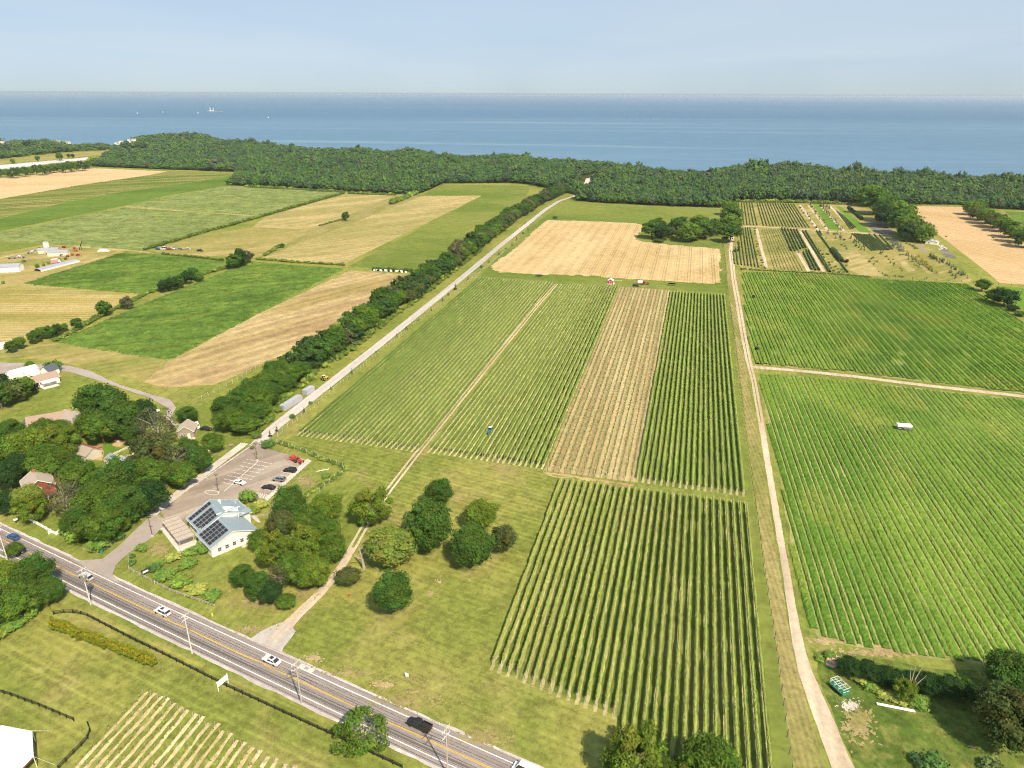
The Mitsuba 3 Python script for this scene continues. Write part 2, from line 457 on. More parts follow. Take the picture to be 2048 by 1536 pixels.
def make_templates():
    hi = dict(lobes=54, leaves=4300, size=.48)
    for i, (n, kw) in enumerate({
        'mid_a': dict(col='mid', R=6, base=1.2, top=11, **hi), 'mid_b': dict(col='mid', R=6, base=1.6, top=12, shape='round', var=.35, **hi),
        'dark_a': dict(col='dark', R=6, base=.6, top=11, lobes=70, leaves=4600, size=.46), 'dark_b': dict(col='dark', R=6, base=1.0, top=12.5, var=.3, **hi),
        'yellow_a': dict(col='yellow', R=6, base=1.0, top=10.5, var=.2, **hi), 'yellow_b': dict(col='yellow', R=6, base=1.4, top=11.5, shape='open', lobes=40, leaves=3600, size=.5),
        'lime': dict(col='lime', R=6, base=1.0, top=10.5, var=.15, **hi),
        'olive': dict(col='olive', R=5, base=.6, top=8.5, lobes=26, leaves=2000, size=.45), 'grey': dict(col='grey', R=6, base=1.5, top=12, shape='open', lobes=30, leaves=1500, size=.5, core=False, limbs=16),
        'deep': dict(col='deep', R=6, base=.5, top=12, lobes=40, leaves=3600, size=.5), 'brown': dict(col='brown', R=6, base=.4, top=13, lobes=56, leaves=4400, size=.46, var=.35),
        'cone': dict(col='deep', R=3, base=.3, top=10, lobes=26, leaves=1400, size=.45, shape='cone'),
        'street': dict(col='mid', R=5, base=2.2, top=8.2, shape='open', lobes=20, leaves=1500, size=.6, limbs=12, core=False),
    }.items()):
        template(n, bark='grey_bark' if n in ('grey', 'street') else 'bark', seed=100 + i, **kw)
    md = dict(lobes=22, leaves=680, size=.95)
    for i, (n, kw) in enumerate({
        'm_mid': dict(col='mid', R=5, base=.4, top=10, **md), 'm_dark': dict(col='dark', R=5, base=.3, top=11, **md), 'm_yellow': dict(col='yellow', R=5, base=.6, top=9, **md),
        'm_haze': dict(col='haze', R=5, base=.4, top=10.5, shape='open', **md), 'm_deep': dict(col='deep', R=5, base=.3, top=11, **md), 'm_grey': dict(col='grey', R=5, base=.6, top=11, shape='open', **md),
        'm_olive': dict(col='olive', R=5, base=.3, top=9, **md),
    }.items()):
        template(n, seed=200 + i, limbs=4, **kw)
    for i, (n, kw) in enumerate({
        'bush_mid': dict(col='mid'), 'bush_dark': dict(col='dark'), 'bush_yellow': dict(col='yellow'), 'bush_olive': dict(col='olive'), 'bush_deep': dict(col='deep'),
        'bush_purple': dict(col='purple'), 'bush_cream': dict(col='cream'), 'bush_blue': dict(col='blue'), 'bush_gold': dict(col='gold'), 'bush_lime': dict(col='lime'),
    }.items()):
        template(n, wood=False, seed=300 + i, R=2, base=0.0, top=2.6, lobes=11, leaves=260, size=.5, **kw)
    for i, (n, kw) in enumerate({'spruce': dict(col='deep'), 'blue_spruce': dict(col='blue'), 'gold_cone': dict(col='gold')}.items()):
        template(n, wood=False, seed=330 + i, R=1.3, base=0.0, top=4.0, lobes=9, leaves=150, size=.45, shape='cone', **kw)
    template('arbor', wood=False, seed=350, R=.8, base=0.0, top=3.0, lobes=12, leaves=520, size=.22, col=(.330, .350, .040), shape='tall')


make_templates()


# ------------------------------------------------------------------ vine rows
def vine_canopy(p0, p1, step, seed, w=.55, lo=.75, hi=2.0, col=(.150, .205, .034), leaf=4.0, lsize=.34, gap=.17, n=8):
    """the leafy wall of one trellised row from p0 to p1: mesh, colours"""
    r = np.random.default_rng(seed)
    p0, p1 = np.asarray(p0), np.asarray(p1)
    L = np.linalg.norm(p1 - p0); t = (p1 - p0) / L; nr = np.array([t[1], -t[0]])
    k = max(3, int(L / step)); s = np.linspace(0, L, k)
    prof = meshkit.fbm(np.stack([s * .45, s * 0 + seed * 3.7, s * 0], 1), 3, 3)
    weak = np.clip((meshkit.noise(np.stack([s * .16, s * 0 + seed * 7.1, s * 0], 1), 8) - gap) / .12, .25, 1)
    W = w * (.75 + .6 * prof) * (.55 + .45 * weak); H = lo + (hi - lo) * (.72 + .45 * prof) * (.6 + .4 * weak)
    th = np.linspace(-.18 * np.pi, 1.18 * np.pi, n)
    jit = r.uniform(.78, 1.22, (k, n))
    acr = np.cos(th)[None] * W[:, None] * jit
    up = lo + (H - lo)[:, None] * np.clip(.38 + .62 * np.sin(th)[None] * jit, -.1, 1.15)
    base = p0 + s[:, None] * t
    v = np.stack([base[:, None, 0] + nr[0] * acr, base[:, None, 1] + nr[1] * acr, up], -1).reshape(-1, 3)
    i, j = np.meshgrid(np.arange(k - 1), np.arange(n - 1), indexing='ij')
    q = np.stack([i * n + j, (i + 1) * n + j, (i + 1) * n + j + 1, i * n + j + 1], -1).reshape(-1, 4)
    f = np.vstack([q[:, [0, 1, 2]], q[:, [0, 2, 3]]])
    col = np.array(col)
    tone = r.uniform(.88, 1.12) * (.68 + .64 * meshkit.fbm(np.stack([s * .12, s * 0 + seed, s * 0 + 4], 1), 3, 2))[:, None, None]
    c = (col * tone * r.uniform(.8, 1.2, (k, n, 1))).reshape(-1, 3)
    m = int(L * leaf)
    if m:
        ss = r.uniform(0, L, m); tt = r.uniform(.02, .98, m) * np.pi
        kk = np.clip((ss / L * (k - 1)).astype(int), 0, k - 1)
        keep = r.random(m) < weak[kk]
        ss, tt, kk = ss[keep], tt[keep], kk[keep]; m = len(ss)
        a = np.cos(tt) * W[kk] * 1.12; z = lo + (H[kk] - lo) * (.40 + .68 * np.sin(tt)) + np.where(r.random(m) < .25, r.uniform(0, .35, m), 0)
        c3 = np.stack([p0[0] + t[0] * ss + nr[0] * a, p0[1] + t[1] * ss + nr[1] * a, z], 1)
        nn = np.stack([nr[0] * np.cos(tt), nr[1] * np.cos(tt), np.sin(tt) + .3], 1) + r.normal(0, .4, (m, 3)); nn /= np.linalg.norm(nn, axis=1, keepdims=True)
        lv, lf = quads(c3, nn, lsize * r.uniform(.7, 1.4, m), r)
        f = np.vstack([f, lf + len(v)]); v = np.vstack([v, lv])
        c = np.vstack([c, np.repeat(col * r.uniform(.85, 1.55, (m, 1)) * [1.08, 1, .9], 4, 0)])
    return (v, f), np.clip(c, .004, .8)


def young_vines(p0, p1, seed, gapm=1.5, size=.5, hi=.9, col=(.150, .220, .040)):
    """separate small vines along a young row: mesh, colours"""
    r = np.random.default_rng(seed)
    p0, p1 = np.asarray(p0), np.asarray(p1)
    L = np.linalg.norm(p1 - p0); t = (p1 - p0) / L; nr = np.array([t[1], -t[0]])
    s = np.arange(.6, L, gapm); s = s[r.random(len(s)) < .86]
    k = 6
    ss = np.repeat(s, k) + r.normal(0, size * .45, len(s) * k); a = r.normal(0, size * .4, len(ss)); z = r.uniform(.15, 1, len(ss)) * hi * np.repeat(r.uniform(.6, 1.2, len(s)), k)
    c3 = np.stack([p0[0] + t[0] * ss + nr[0] * a, p0[1] + t[1] * ss + nr[1] * a, z], 1)
    nn = r.normal(0, .6, (len(ss), 3)) + [0, 0, 1]; nn /= np.linalg.norm(nn, axis=1, keepdims=True)
    m = quads(c3, nn, size * r.uniform(.6, 1.3, len(ss)), r)
    return m, np.repeat(np.clip(np.array(col) * r.uniform(.6, 1.4, (len(ss), 1)), .004, .8), 4, 0)


def strip_mesh(p0, p1, w, z, zone_name, seed, over=2.5):
    p0, p1 = np.asarray(p0), np.asarray(p1)
    t = (p1 - p0) / np.linalg.norm(p1 - p0)
    a, b = p0 - t * over, p1 + t * over
    L = np.linalg.norm(b - a); k = max(3, int(L / 1.6)); s = np.linspace(0, L, k)
    c = a + s[:, None] * t; nr = np.array([t[1], -t[0]])
    r = np.random.default_rng(seed)
    e = w / 2 * (1 + r.uniform(-.45, .35, (2, k)))
    v = np.c_[np.vstack([c + nr * e[0][:, None], c - nr * e[1][:, None]]), np.full(2 * k, z)]
    i = np.arange(k - 1)
    f = np.vstack([np.stack([i + k, i, i + 1], 1), np.stack([i + k, i + 1, i + k + 1], 1)])
    return (v, f), np.tile([[float(ZONES[zone_name]), 0.0]], (2 * k, 1))


def posts_mesh(p0, p1, gapm, h, r0=.045, seed=0, n=4):
    m = MB(); p0, p1 = np.asarray(p0), np.asarray(p1)
    L = np.linalg.norm(p1 - p0); t = (p1 - p0) / L
    for s in np.arange(gapm, L - gapm * .4, gapm):
        q = p0 + t * s
        m.tube([*q, 0], [*q, h], r0, r0, n)
    return m.get()

# ------------------------------------------------------------------ sea, land and air
SEA_Z = -12.0


def sea_fn(p, n, uv):
    w = p.x + 130 * fbm(p.x / 700, p.y / 900, 2.2, 3)
    slick = smoothstep(.56, .72, fbm(p.x / 2600 + 3, (p.y + .12 * p.x + 160 * fbm(p.x / 900, p.y / 300, 5, 2)) / 210, .5, 4))
    broad = fbm(p.x / 9000, p.y / 1700, 8.5, 3)
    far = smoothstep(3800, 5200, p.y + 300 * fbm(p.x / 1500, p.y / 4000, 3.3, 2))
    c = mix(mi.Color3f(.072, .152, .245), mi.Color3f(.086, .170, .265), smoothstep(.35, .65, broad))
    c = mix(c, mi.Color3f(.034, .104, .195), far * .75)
    return mix(c, mi.Color3f(.140, .230, .295), slick * .6 * (1 - far)) * (.95 + .1 * noise(w / 60, p.y / 25))  # slicks of smoother water, their sheen put into the base colour


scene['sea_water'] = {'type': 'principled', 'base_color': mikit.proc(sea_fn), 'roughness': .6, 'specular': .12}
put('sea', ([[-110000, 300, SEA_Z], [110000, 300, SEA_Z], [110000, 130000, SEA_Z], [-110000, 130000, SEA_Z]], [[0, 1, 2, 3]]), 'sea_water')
tag('sea', 'calm blue sea with pale slicks reaching to the horizon', 'sea', kind='structure')

SHORE_UV = [(-160, 279), (-60, 278), (0, 278), (40, 278), (90, 280), (140, 284), (200, 284), (228, 286), (250, 281), (275, 271), (300, 267), (340, 265), (385, 264), (420, 270), (480, 281), (560, 287), (700, 294), (810, 299), (910, 306),
            (1010, 306), (1100, 311), (1180, 316), (1240, 324), (1390, 336), (1480, 330), (1560, 326), (1640, 326), (1700, 337), (1740, 343), (1830, 346), (2048, 348), (2200, 350)]
SHORE = np.array([at(u, v, 12.0) for u, v in SHORE_UV])
SHORE = np.vstack([[-5200, 3000], [-2900, 2500], SHORE, [2600, 1200], [5200, 1100]])
land = Polygon(np.vstack([SHORE, [[5200, -900], [-5200, -900]]])).buffer(0)
m, uv = flat(land, 0.0, 'base')
put('ground', m, 'field', uv=uv)
tag('ground', 'dry mown grassland that lies between the fields, roads and trees', 'ground', kind='structure')
k = len(SHORE)
out = SHORE + np.array([0, 9.0])
i = np.arange(k - 1)
put('bluff', (np.vstack([np.c_[SHORE, np.full(k, .01)], np.c_[out, np.full(k, SEA_Z - .4)]]), np.stack([i, i + 1, i + 1 + k, i + k], 1)), 'field', uv=np.tile([[float(ZONES['sand']), 0.]], (2 * k, 1)))
tag('bluff', 'sandy bluff that drops from the woods down to the sea', 'bluff', kind='structure')
scene['haze'] = {'type': 'cube', 'to_world': T().translate([0, 0, 60.5]).scale([131000, 131000, 74.0]), 'bsdf': {'type': 'null'}, 'interior': {'type': 'ref', 'id': 'air'}}
tag('haze', 'thin summer haze in the air over land and sea', 'haze', kind='stuff')

# ------------------------------------------------------------------ fields (structure) and standing crops (stuff)
Zf = .03


def crop_on(poly, step, zone_name, amp, label, cat, seed, az=13.7, stretch=1.0, name='standing_crop'):
    m, uv = relief(poly, step, zone_name, Zf + .03, amp, seed, az, stretch)
    k = numbered(name)
    put(k, m, 'field', True, uv)
    tag(k, label, cat, kind='stuff')


ground('lawn', [(560, 1292), (700, 1130), (760, 990), (690, 940), (560, 884), (600, 868), (840, 903), (1090, 940), (1122, 960), (985, 1336), (1236, 1432), (1250, 1480), (1330, 1540), (1100, 1545), (700, 1350)], Zf, 'lawn', 'broad mown lawn between the highway and the vineyard, with a few big trees', 'lawn', 1.0)
ground('lawn', [(0, 1180), (130, 1195), (420, 1330), (800, 1520), (860, 1590), (600, 1700), (-200, 1750), (-160, 1250)], Zf, 'lawn', 'mown lawn across the highway with a black rail fence', 'lawn', .6)
ground('meadow', [(1128, 404), (1440, 417), (1456, 592), (1240, 572), (960, 553), (990, 520), (1060, 455)], Zf, 'meadow', 'green meadow round the ripe wheat field', 'meadow', 1.0)
ground('headland', [(1455, 585), (1440, 592), (1488, 985), (1490, 1010), (1540, 1545), (1600, 1560), (1556, 1290), (1520, 1090), (1490, 860)], Zf, 'meadow', 'green headland along the right side of the vineyard', 'grass strip', .6)
WHEAT = [(1094, 441), (1180, 443), (1265, 447), (1280, 449), (1284, 454), (1278, 464), (1270, 473), (1271, 480), (1281, 484), (1350, 491), (1425, 497), (1434, 499), (1438, 505), (1439, 555), (1436, 564), (1425, 567), (1274, 558), (1174, 550), (1024, 546), (994, 541), (986, 534), (990, 526), (1024, 503)]
_, g = ground('wheat_field', WHEAT, Zf + .02, 'wheat', 'golden wheat stubble soil inside the green meadow', 'field', .8)
crop_on(g, 2.2, 'wheat', .45, 'ripe golden wheat standing behind the vineyard', 'wheat', 41, 13.7, 1.6, 'wheat')
ground('wheat_field', [(-120, 372), (0, 356), (90, 345), (180, 336), (335, 343), (300, 350), (160, 370), (0, 398), (-120, 418)], Zf, 'wheat_far', 'tan wheat field at the far left below the tree belt', 'field', 1.5)
_, g = ground('tan_field', [(1815, 412), (1935, 414), (1990, 440), (2048, 486), (2120, 545), (2130, 610), (2048, 569), (2000, 566), (1950, 525), (1880, 472), (1836, 437)], Zf, 'tan_right', 'bare tan harvested field between two tree belts at the right', 'field', .8)
ground('pasture', [(2010, 423), (2060, 424), (2120, 460), (2048, 453)], Zf, 'green_strip', 'small green pasture behind the right tree belt', 'field', 1)
ground('pasture', [(1996, 572), (2060, 578), (2120, 640), (2048, 622), (2012, 596)], Zf, 'slick_grass', 'bright green pasture beside the bushes at the right', 'field', 1)
# fields on the left
ground('hay_field', [(0, 398), (160, 370), (300, 350), (335, 343), (470, 347), (400, 362), (250, 382), (130, 404), (0, 436), (-140, 466), (-140, 425)], Zf, 'strips', 'striped hay field of tan and green beside the far wheat', 'field', 1.2)
ground('grass_strip', [(0, 437), (130, 405), (250, 383), (400, 363), (475, 348), (457, 371), (330, 392), (250, 411), (120, 438), (0, 462), (-140, 492), (-140, 468)], Zf + .01, 'green_strip', 'dark green grass strip beside the far vineyards', 'field', 1)
_, g = ground('far_vineyard', [(-140, 490), (0, 466), (246, 416), (512, 433), (290, 501), (0, 479), (-140, 476)][0:5] + [(-140, 472)], Zf + .02, 'far_vines', 'nearer of two far green vineyards on the left', 'vineyard', 1)
crop_on(g, 2.8, 'far_vines', .8, 'leafy rows of the nearer far vineyard on the left', 'vines', 51, 100, 2.0, 'vine_rows')
_, g = ground('far_vineyard', [(251, 412), (455, 372), (560, 378), (690, 386), (514, 430)], Zf + .02, 'far_vines', 'farther of two far green vineyards, against the woods', 'vineyard', 1)
crop_on(g, 3.2, 'far_vines', .8, 'leafy rows of the farther vineyard against the woods', 'vines', 52, 100, 2.0, 'vine_rows')
ground('hay_field', [(697, 386), (795, 389), (626, 460), (505, 454), (530, 434)], Zf, 'hay_pale', 'pale mown hay field with one lone tree at its edge', 'field', 1)
ground('hay_field', [(505, 455), (626, 461), (530, 512), (515, 516), (327, 508), (300, 500), (400, 472)], Zf, 'hay', 'yellow hay field beside the parked farm vehicles', 'field', 1)
ground('grass_strip', [(795, 389), (840, 393), (520, 517), (530, 512), (626, 460)], Zf + .01, 'rough_verge', 'brown green grass strip between two pale hay fields', 'field', 1)
ground('hay_field', [(841, 393), (964, 391), (686, 529), (519, 518)], Zf + .02, 'hay_pale', 'long pale hay field streaked by mowing, left of the green meadow', 'field', 1)
_, g = ground('meadow', [(885, 369), (1064, 372), (1050, 395), (960, 460), (850, 545), (698, 532), (964, 391), (842, 391)], Zf, 'meadow', 'bright green meadow beside the long windbreak', 'meadow', 1)
SOY1 = [(244, 507), (327, 510), (447, 523), (400, 552), (290, 588), (170, 577), (48, 567)]
_, g = ground('bean_field', SOY1, Zf, 'soy', 'farther dark green bean field beside the farmyard track', 'field', 1)
crop_on(g, 1.8, 'soy', .9, 'dense dark green bean plants next to the farmyard track', 'crop', 61, 70, 1.5)
SOY2 = [(500, 525), (684, 538), (600, 582), (512, 628), (337, 719), (114, 684), (300, 604)]
_, g = ground('bean_field', SOY2, Zf, 'soy', 'large lush bean field in the middle of the left side', 'field', 1)
crop_on(g, 1.5, 'soy', .95, 'dense bright green bean plants of the large left field', 'crop', 62, 70, 1.5)
ground('hay_field', [(-160, 600), (0, 574), (47, 568), (288, 589), (205, 632), (110, 665), (0, 690), (-160, 720)], Zf, 'hay_left', 'mown yellow hay field left of the shrubby hedgerow', 'field', 1)
ground('hay_field', [(700, 541), (822, 550), (640, 668), (560, 712), (430, 770), (330, 775), (285, 764), (340, 722), (512, 630)], Zf, 'hay_brown', 'brown and tan mown field beside the long windbreak', 'field', 1)
ground('rough_grass', [(114, 686), (337, 721), (283, 764), (200, 742), (100, 720), (0, 716), (0, 700)], Zf, 'hay', 'rough yellow green grass in front of the large bean field', 'field', 1)
ground('covered_field', [(-140, 345), (0, 330), (150, 317), (177, 314), (172, 320), (100, 327), (0, 341), (-140, 358)], Zf, 'film', 'pale field under white crop film at the far left', 'field', .5)
ground('covered_field', [(244, 302), (262, 299), (297, 299), (292, 302), (262, 305)], Zf + .02, 'film', 'small white covered plot among the far woods', 'field', .5)
ground('hay_field', [(-140, 330), (0, 320), (110, 308), (212, 302), (211, 308), (150, 315), (0, 328), (-140, 343)], Zf, 'hay', 'narrow yellow field behind the white covered field', 'field', 1)
ground('bare_yard', [(0, 505), (120, 484), (240, 497), (246, 505), (60, 562), (-80, 600), (-80, 520)], Zf + .005, 'hay', 'trodden grass of the farmyard with machinery', 'yard', 1)
# verge of rough tan grass between the deer fence and the sandy lane
ground('verge', [(1447, 470), (1462, 480), (1468, 560), (1480, 660), (1495, 760), (1520, 890), (1544, 1050), (1570, 1210), (1592, 1330), (1625, 1450), (1662, 1560), (1590, 1560), (1572, 1440), (1545, 1240), (1515, 1030), (1490, 830), (1470, 680), (1455, 560)], Zf + .015, 'rough_verge', 'rough tan verge along the sandy lane', 'verge', .5)
# striped crop fields at the right
CROP_HI = [(1484, 545), (1560, 545), (1650, 549), (1748, 557), (1936, 568), (1966, 592), (2048, 644), (2160, 720), (2160, 806), (2048, 788), (1850, 764), (1700, 745), (1512, 729), (1500, 690), (1490, 620)]
CROP_LO = [(1516, 746), (1700, 762), (1850, 778), (2048, 800), (2180, 818), (2200, 1380), (2060, 1345), (1950, 1328), (1850, 1316), (1720, 1296), (1640, 1278), (1618, 1250), (1590, 1130), (1560, 960), (1535, 840)]
scene_beds = []
for uvs, step, label, lab2, seed in ((CROP_HI, 1.7, 'upper striped field of pale soil right of the lane', 'green crop in long beds, beyond the sandy cross track', 71), (CROP_LO, .8, 'lower striped field of pale soil right of the lane', 'green crop in long beds, in front of the sandy cross track', 72)):
    _, g = ground('crop_field', uvs, Zf, 'crop_soil', label, 'field', .6)
    r = np.random.default_rng(seed)
    a = math.radians(11.5); t = np.array([math.sin(a), math.cos(a)]); nr = np.array([t[1], -t[0]])
    P = np.array(g.exterior.coords); ac = P @ nr; al = P @ t
    B = MB(); pos = ac.min()
    n = 0
    while pos < ac.max():
        wdt = 1.15 if n % 2 else 2.15
        n += 1
        c = pos + wdt / 2; pos += wdt + .36
        seg = g.intersection(LineString([nr * c + t * (al.min() - 5), nr * c + t * (al.max() + 5)]))
        for s in getattr(seg, 'geoms', [seg]):
            if s.length < 3 or s.geom_type != 'LineString':
                continue
            e = np.array(s.coords); e = e[np.argsort(e @ t)]
            L = s.length; kk = max(3, int(L / step)); ss = np.linspace(r.uniform(0, 2), L - r.uniform(0, 2), kk)
            q = e[0] + ss[:, None] * t
            hh = (.38 if seed == 72 else .62) * (.55 + .9 * meshkit.fbm(np.c_[q / 11, q[:, :1] * 0 + 2], 3, 4))
            bare = np.clip((meshkit.noise(np.c_[q / 14, q[:, :1] * 0 + n * .31], 9) - .06) / .1, .15, 1)
            offs = np.array([-.5, -.3, .02, .32, .5]) * wdt; zz = np.array([.04, .85, 1.0, .85, .04])
            o = offs[None] * (.82 + .3 * r.random((kk, 5))) * (.7 + .3 * bare[:, None]); z = Zf + .02 + zz[None] * hh[:, None] * bare[:, None] * r.uniform(.6, 1.25, (kk, 5))
            v = np.stack([q[:, None, 0] + nr[0] * o, q[:, None, 1] + nr[1] * o, z], -1).reshape(-1, 3)
            ii, jj = np.meshgrid(np.arange(kk - 1), np.arange(4), indexing='ij')
            B.add(v, np.stack([ii * 5 + jj, ii * 5 + jj + 1, (ii + 1) * 5 + jj + 1, (ii + 1) * 5 + jj], -1).reshape(-1, 4))
    m = B.get(); key = numbered('bed_crop')
    put(key, m, 'field', False, np.tile([[float(ZONES['crop']), 0.]], (len(m[0]), 1)))
    tag(key, lab2, 'crop', kind='stuff')
ground('rough_grass', [(1625, 1300), (1700, 1305), (1850, 1335), (2080, 1350), (2150, 1600), (1720, 1600), (1690, 1480), (1650, 1390)], Zf, 'shrubby', 'weedy green ground round the farm trailer at the lower right', 'grass', 1)


def specks(name, u, v, ru, rv, n, size, zn, label, cat='soil', seed=0):
    """a bare patch that thins out towards its rim: many small irregular flakes of soil"""
    r = np.random.default_rng(seed + int(u * 7 + v))
    m = MB(); n, size = int(n * 2.4), size * .55
    for i in range(n):
        a, d = r.uniform(0, 6.283), abs(r.normal(0, .5))
        c = at(u + ru * d * math.cos(a), v + rv * d * math.sin(a)); k = r.integers(5, 8); th = np.sort(r.uniform(0, 6.283, k)); s = size * r.uniform(.4, 1.3)
        m.add([[*(c + s * r.uniform(.6, 1.1) * np.array([math.cos(t), math.sin(t)])), Zf + .02 + .00012 * i] for t in th], [[0, j, j + 1] for j in range(1, k - 1)])
    k = numbered(name); mm = m.get()
    put(k, mm, 'field', uv=np.tile([[float(ZONES[zn]), 0.]], (len(mm[0]), 1)))
    tag(k, label, cat, kind='stuff')


for (u, v, ru, rv, n, s, zn), where in zip(((916, 998, 20, 6, 50, .7, 'sand'), (861, 1187, 9, 5, 40, .5, 'sand'), (880, 1164, 9, 5, 30, .5, 'sand'), (1015, 938, 45, 12, 90, .8, 'dry'), (628, 1316, 22, 10, 70, .6, 'sand'), (768, 1370, 30, 10, 90, .6, 'sand'), (800, 1405, 120, 30, 160, .8, 'dry'), (960, 1480, 70, 25, 160, .8, 'dry'),
                               (520, 1205, 90, 28, 200, 1.0, 'dry'), (610, 1185, 40, 25, 100, .9, 'dry'), (612, 962, 34, 20, 140, .9, 'dry'), (318, 1098, 30, 20, 140, .8, 'dry'), (1780, 1305, 150, 12, 200, 1.0, 'sand'), (1650, 1282, 34, 9, 120, .8, 'sand'), (1715, 1450, 36, 45, 150, 1.0, 'dry'), (1700, 1412, 22, 14, 130, .5, 'concrete'), (500, 1260, 60, 14, 90, .7, 'dry'), (700, 1345, 80, 14, 90, .7, 'dry')), ['behind the yellow green lawn tree', 'beside the single dark lawn tree, lower of two', 'beside the single dark lawn tree, upper of two', 'below the vine rows right of the wheel track', 'right of the gravel apron', 'on the lawn edge between gravel apron and white sign', 'along the highway below the white sign', 'along the highway near the black pickup', 'under the grove left of the farm track', 'under the small tree at the farm track', 'at the right corner of the parking lot', 'between driveway and pergola', 'along the near end of the striped field', 'at the corner of striped field and sandy lane', 'beside the farm trailer', 'with crushed concrete under the farm trailer', 'on the highway verge left of the gravel apron', 'on the highway verge at the storm drain']):
    specks('worn_patch', u, v, ru, rv, n, s, zn, 'patch of bare dry soil ' + where)

# ------------------------------------------------------------------ roads
UPW = [(-120, 990), (0, 1052), (130, 1123), (227, 1172.7), (318.5, 1212), (512, 1299), (762, 1404), (854, 1454.5), (1024, 1524), (1200, 1608)]
YEL = [(-120, 1017), (0, 1076), (147.5, 1152), (225, 1193), (390, 1266), (512, 1321), (612, 1364), (824, 1461), (977, 1534), (1150, 1620)]
c = np.array([at(u, v) for u, v in YEL]); up = np.array([at(u, v) for u, v in UPW])
A = np.polyfit(c[:, 0], c[:, 1], 2); xs = np.linspace(-260, 60, 65)
mid = np.stack([xs, np.polyval(A, xs)], 1)
tt = np.gradient(mid, axis=0); tt /= np.linalg.norm(tt, axis=1, keepdims=True); nn = np.stack([-tt[:, 1], tt[:, 0]], 1)
side = lambda o: mid + nn * o
mesh, uv = ribbon(mid, 10.2, .05, 'gravel', .5); put('road_shoulder', mesh, 'field', uv=uv); tag('road_shoulder', 'pale gravel shoulder along both edges of the highway', 'road', kind='structure')
mesh, uv = ribbon(mid, 8.8, .08, 'asphalt'); put('highway', mesh, 'field', uv=uv); tag('highway', 'two lane grey asphalt highway crossing the lower left', 'road', kind='structure')
mat('road_yellow', (.62, .42, .06), .8); mat('road_white', (.74, .73, .70), .8); mat('tar_and_shadow', (.055, .05, .05), .7)
for o in (-.14, .14):
    part('highway', 'yellow_line', ribbon(side(o), .15, .092, '')[0], 'road_yellow')
for o in (-3.05, 3.05):
    part('highway', 'white_line', ribbon(side(o), .22, .092, '')[0], 'road_white')
for o, w in ((1.35, .10), (2.1, .07), (-1.9, .55), (-1.2, .12), (-2.4, .10), (.75, .07), (-4.0, .12)):
    part('highway', 'seam_and_wire_shadow', ribbon(side(o), w, .087, '', .03, o)[0], 'tar_and_shadow' if w < .5 else mat('dark_asphalt', (.13, .122, .118), .8))  # dark lines along the lanes: tar seams, and wire shadows put into colour

LANE = [(505, 898), (540, 862), (580, 830), (660, 767), (745, 700), (830, 632), (915, 563), (1000, 492), (1050, 452), (1090, 420), (1118, 402), (1140, 395), (1152, 391), (1165, 376), (1178, 364)]
mesh, uv = ribbon(pts(*LANE), [5.2, 5.2, 5.2, 5.0, 5.0, 5.0, 5.0, 5.2, 5.2, 5.2, 5, 4.5, 4, 3, 3], .07, 'gravel', .25); put('grey_lane', mesh, 'field', uv=uv)
tag('grey_lane', 'straight pale grey lane running beside the windbreak to the woods', 'lane', kind='structure')
SANDY = [(1480, 455), (1464, 478), (1461, 500), (1468, 560), (1478, 615), (1487, 670), (1497, 722), (1507, 760), (1522, 845), (1540, 955), (1560, 1075), (1573.5, 1152), (1593.5, 1277), (1604, 1327), (1633, 1402), (1662, 1477), (1688, 1540), (1720, 1620), (1760, 1740)]
SW_ = [2.6, 2.8, 3.2, 3.4, 3.4, 3.2, 3.0, 2.5, 2.4, 2.2, 2.1, 2.1, 2.5, 2.9, 4.0, 4.3, 4.6, 4.6, 4.6]
mesh, uv = ribbon(pts(*SANDY), SW_, .07, 'dirt', .25); put('sandy_lane', mesh, 'field', uv=uv); tag('sandy_lane', 'pale sandy lane between the vineyard and the striped fields', 'lane', kind='structure')
sand_mid = pts(*SANDY[2:9])
part('sandy_lane', 'grass_strip', ribbon(sand_mid, .5, .078, 'rough_verge', .12)[0], 'field', uv=ribbon(sand_mid, .5, .078, 'rough_verge', .12)[1])
for nm, line, w, lab in (('cross_track', [(1502, 734), (1600, 742), (1700, 752), (1850, 771), (2048, 793), (2200, 812)], 3.6, 'sandy cross track between the two striped fields'),
                         ('nursery_track', [(1478, 456), (1500, 452), (1560, 456), (1640, 461), (1720, 466), (1790, 471), (1812, 474), (1830, 480)], 3.0, 'narrow sandy track across the tree nursery'),
                         ('farmyard_track', [(40, 570), (110, 545), (170, 525), (230, 505), (250, 500), (300, 506)], 4.0, 'dry tan farm track beside the dark bean field'),
                         ('farmyard_track', [(-100, 473), (0, 480), (120, 489), (200, 497), (290, 503)], 5.0, 'tan farm track along the foot of the far vineyard'),
                         ('farmyard_track', [(-100, 545), (0, 516), (60, 503), (110, 490)], 4.0, 'grey farm track past the long white barn'),
                         ('vineyard_track', [(250, 413), (380, 423), (513, 432)], 5.0, 'pale track between the two far vineyards')):
    mesh, uv = ribbon(pts(*line), w, .072, 'dirt' if 'cross' in nm or 'nurs' in nm else 'hay_pale', .3); k = numbered(nm); put(k, mesh, 'field', uv=uv); tag(k, lab, 'track', kind='structure')
wheel = pts((1113, 568), (1080, 605), (960, 752), (836, 905), (774, 985), (735, 1042), (706, 1095), (680, 1140), (650, 1178), (614, 1212), (575, 1248), (545, 1282))
t = np.gradient(wheel, axis=0); t /= np.linalg.norm(t, axis=1, keepdims=True); n2 = np.stack([-t[:, 1], t[:, 0]], 1)
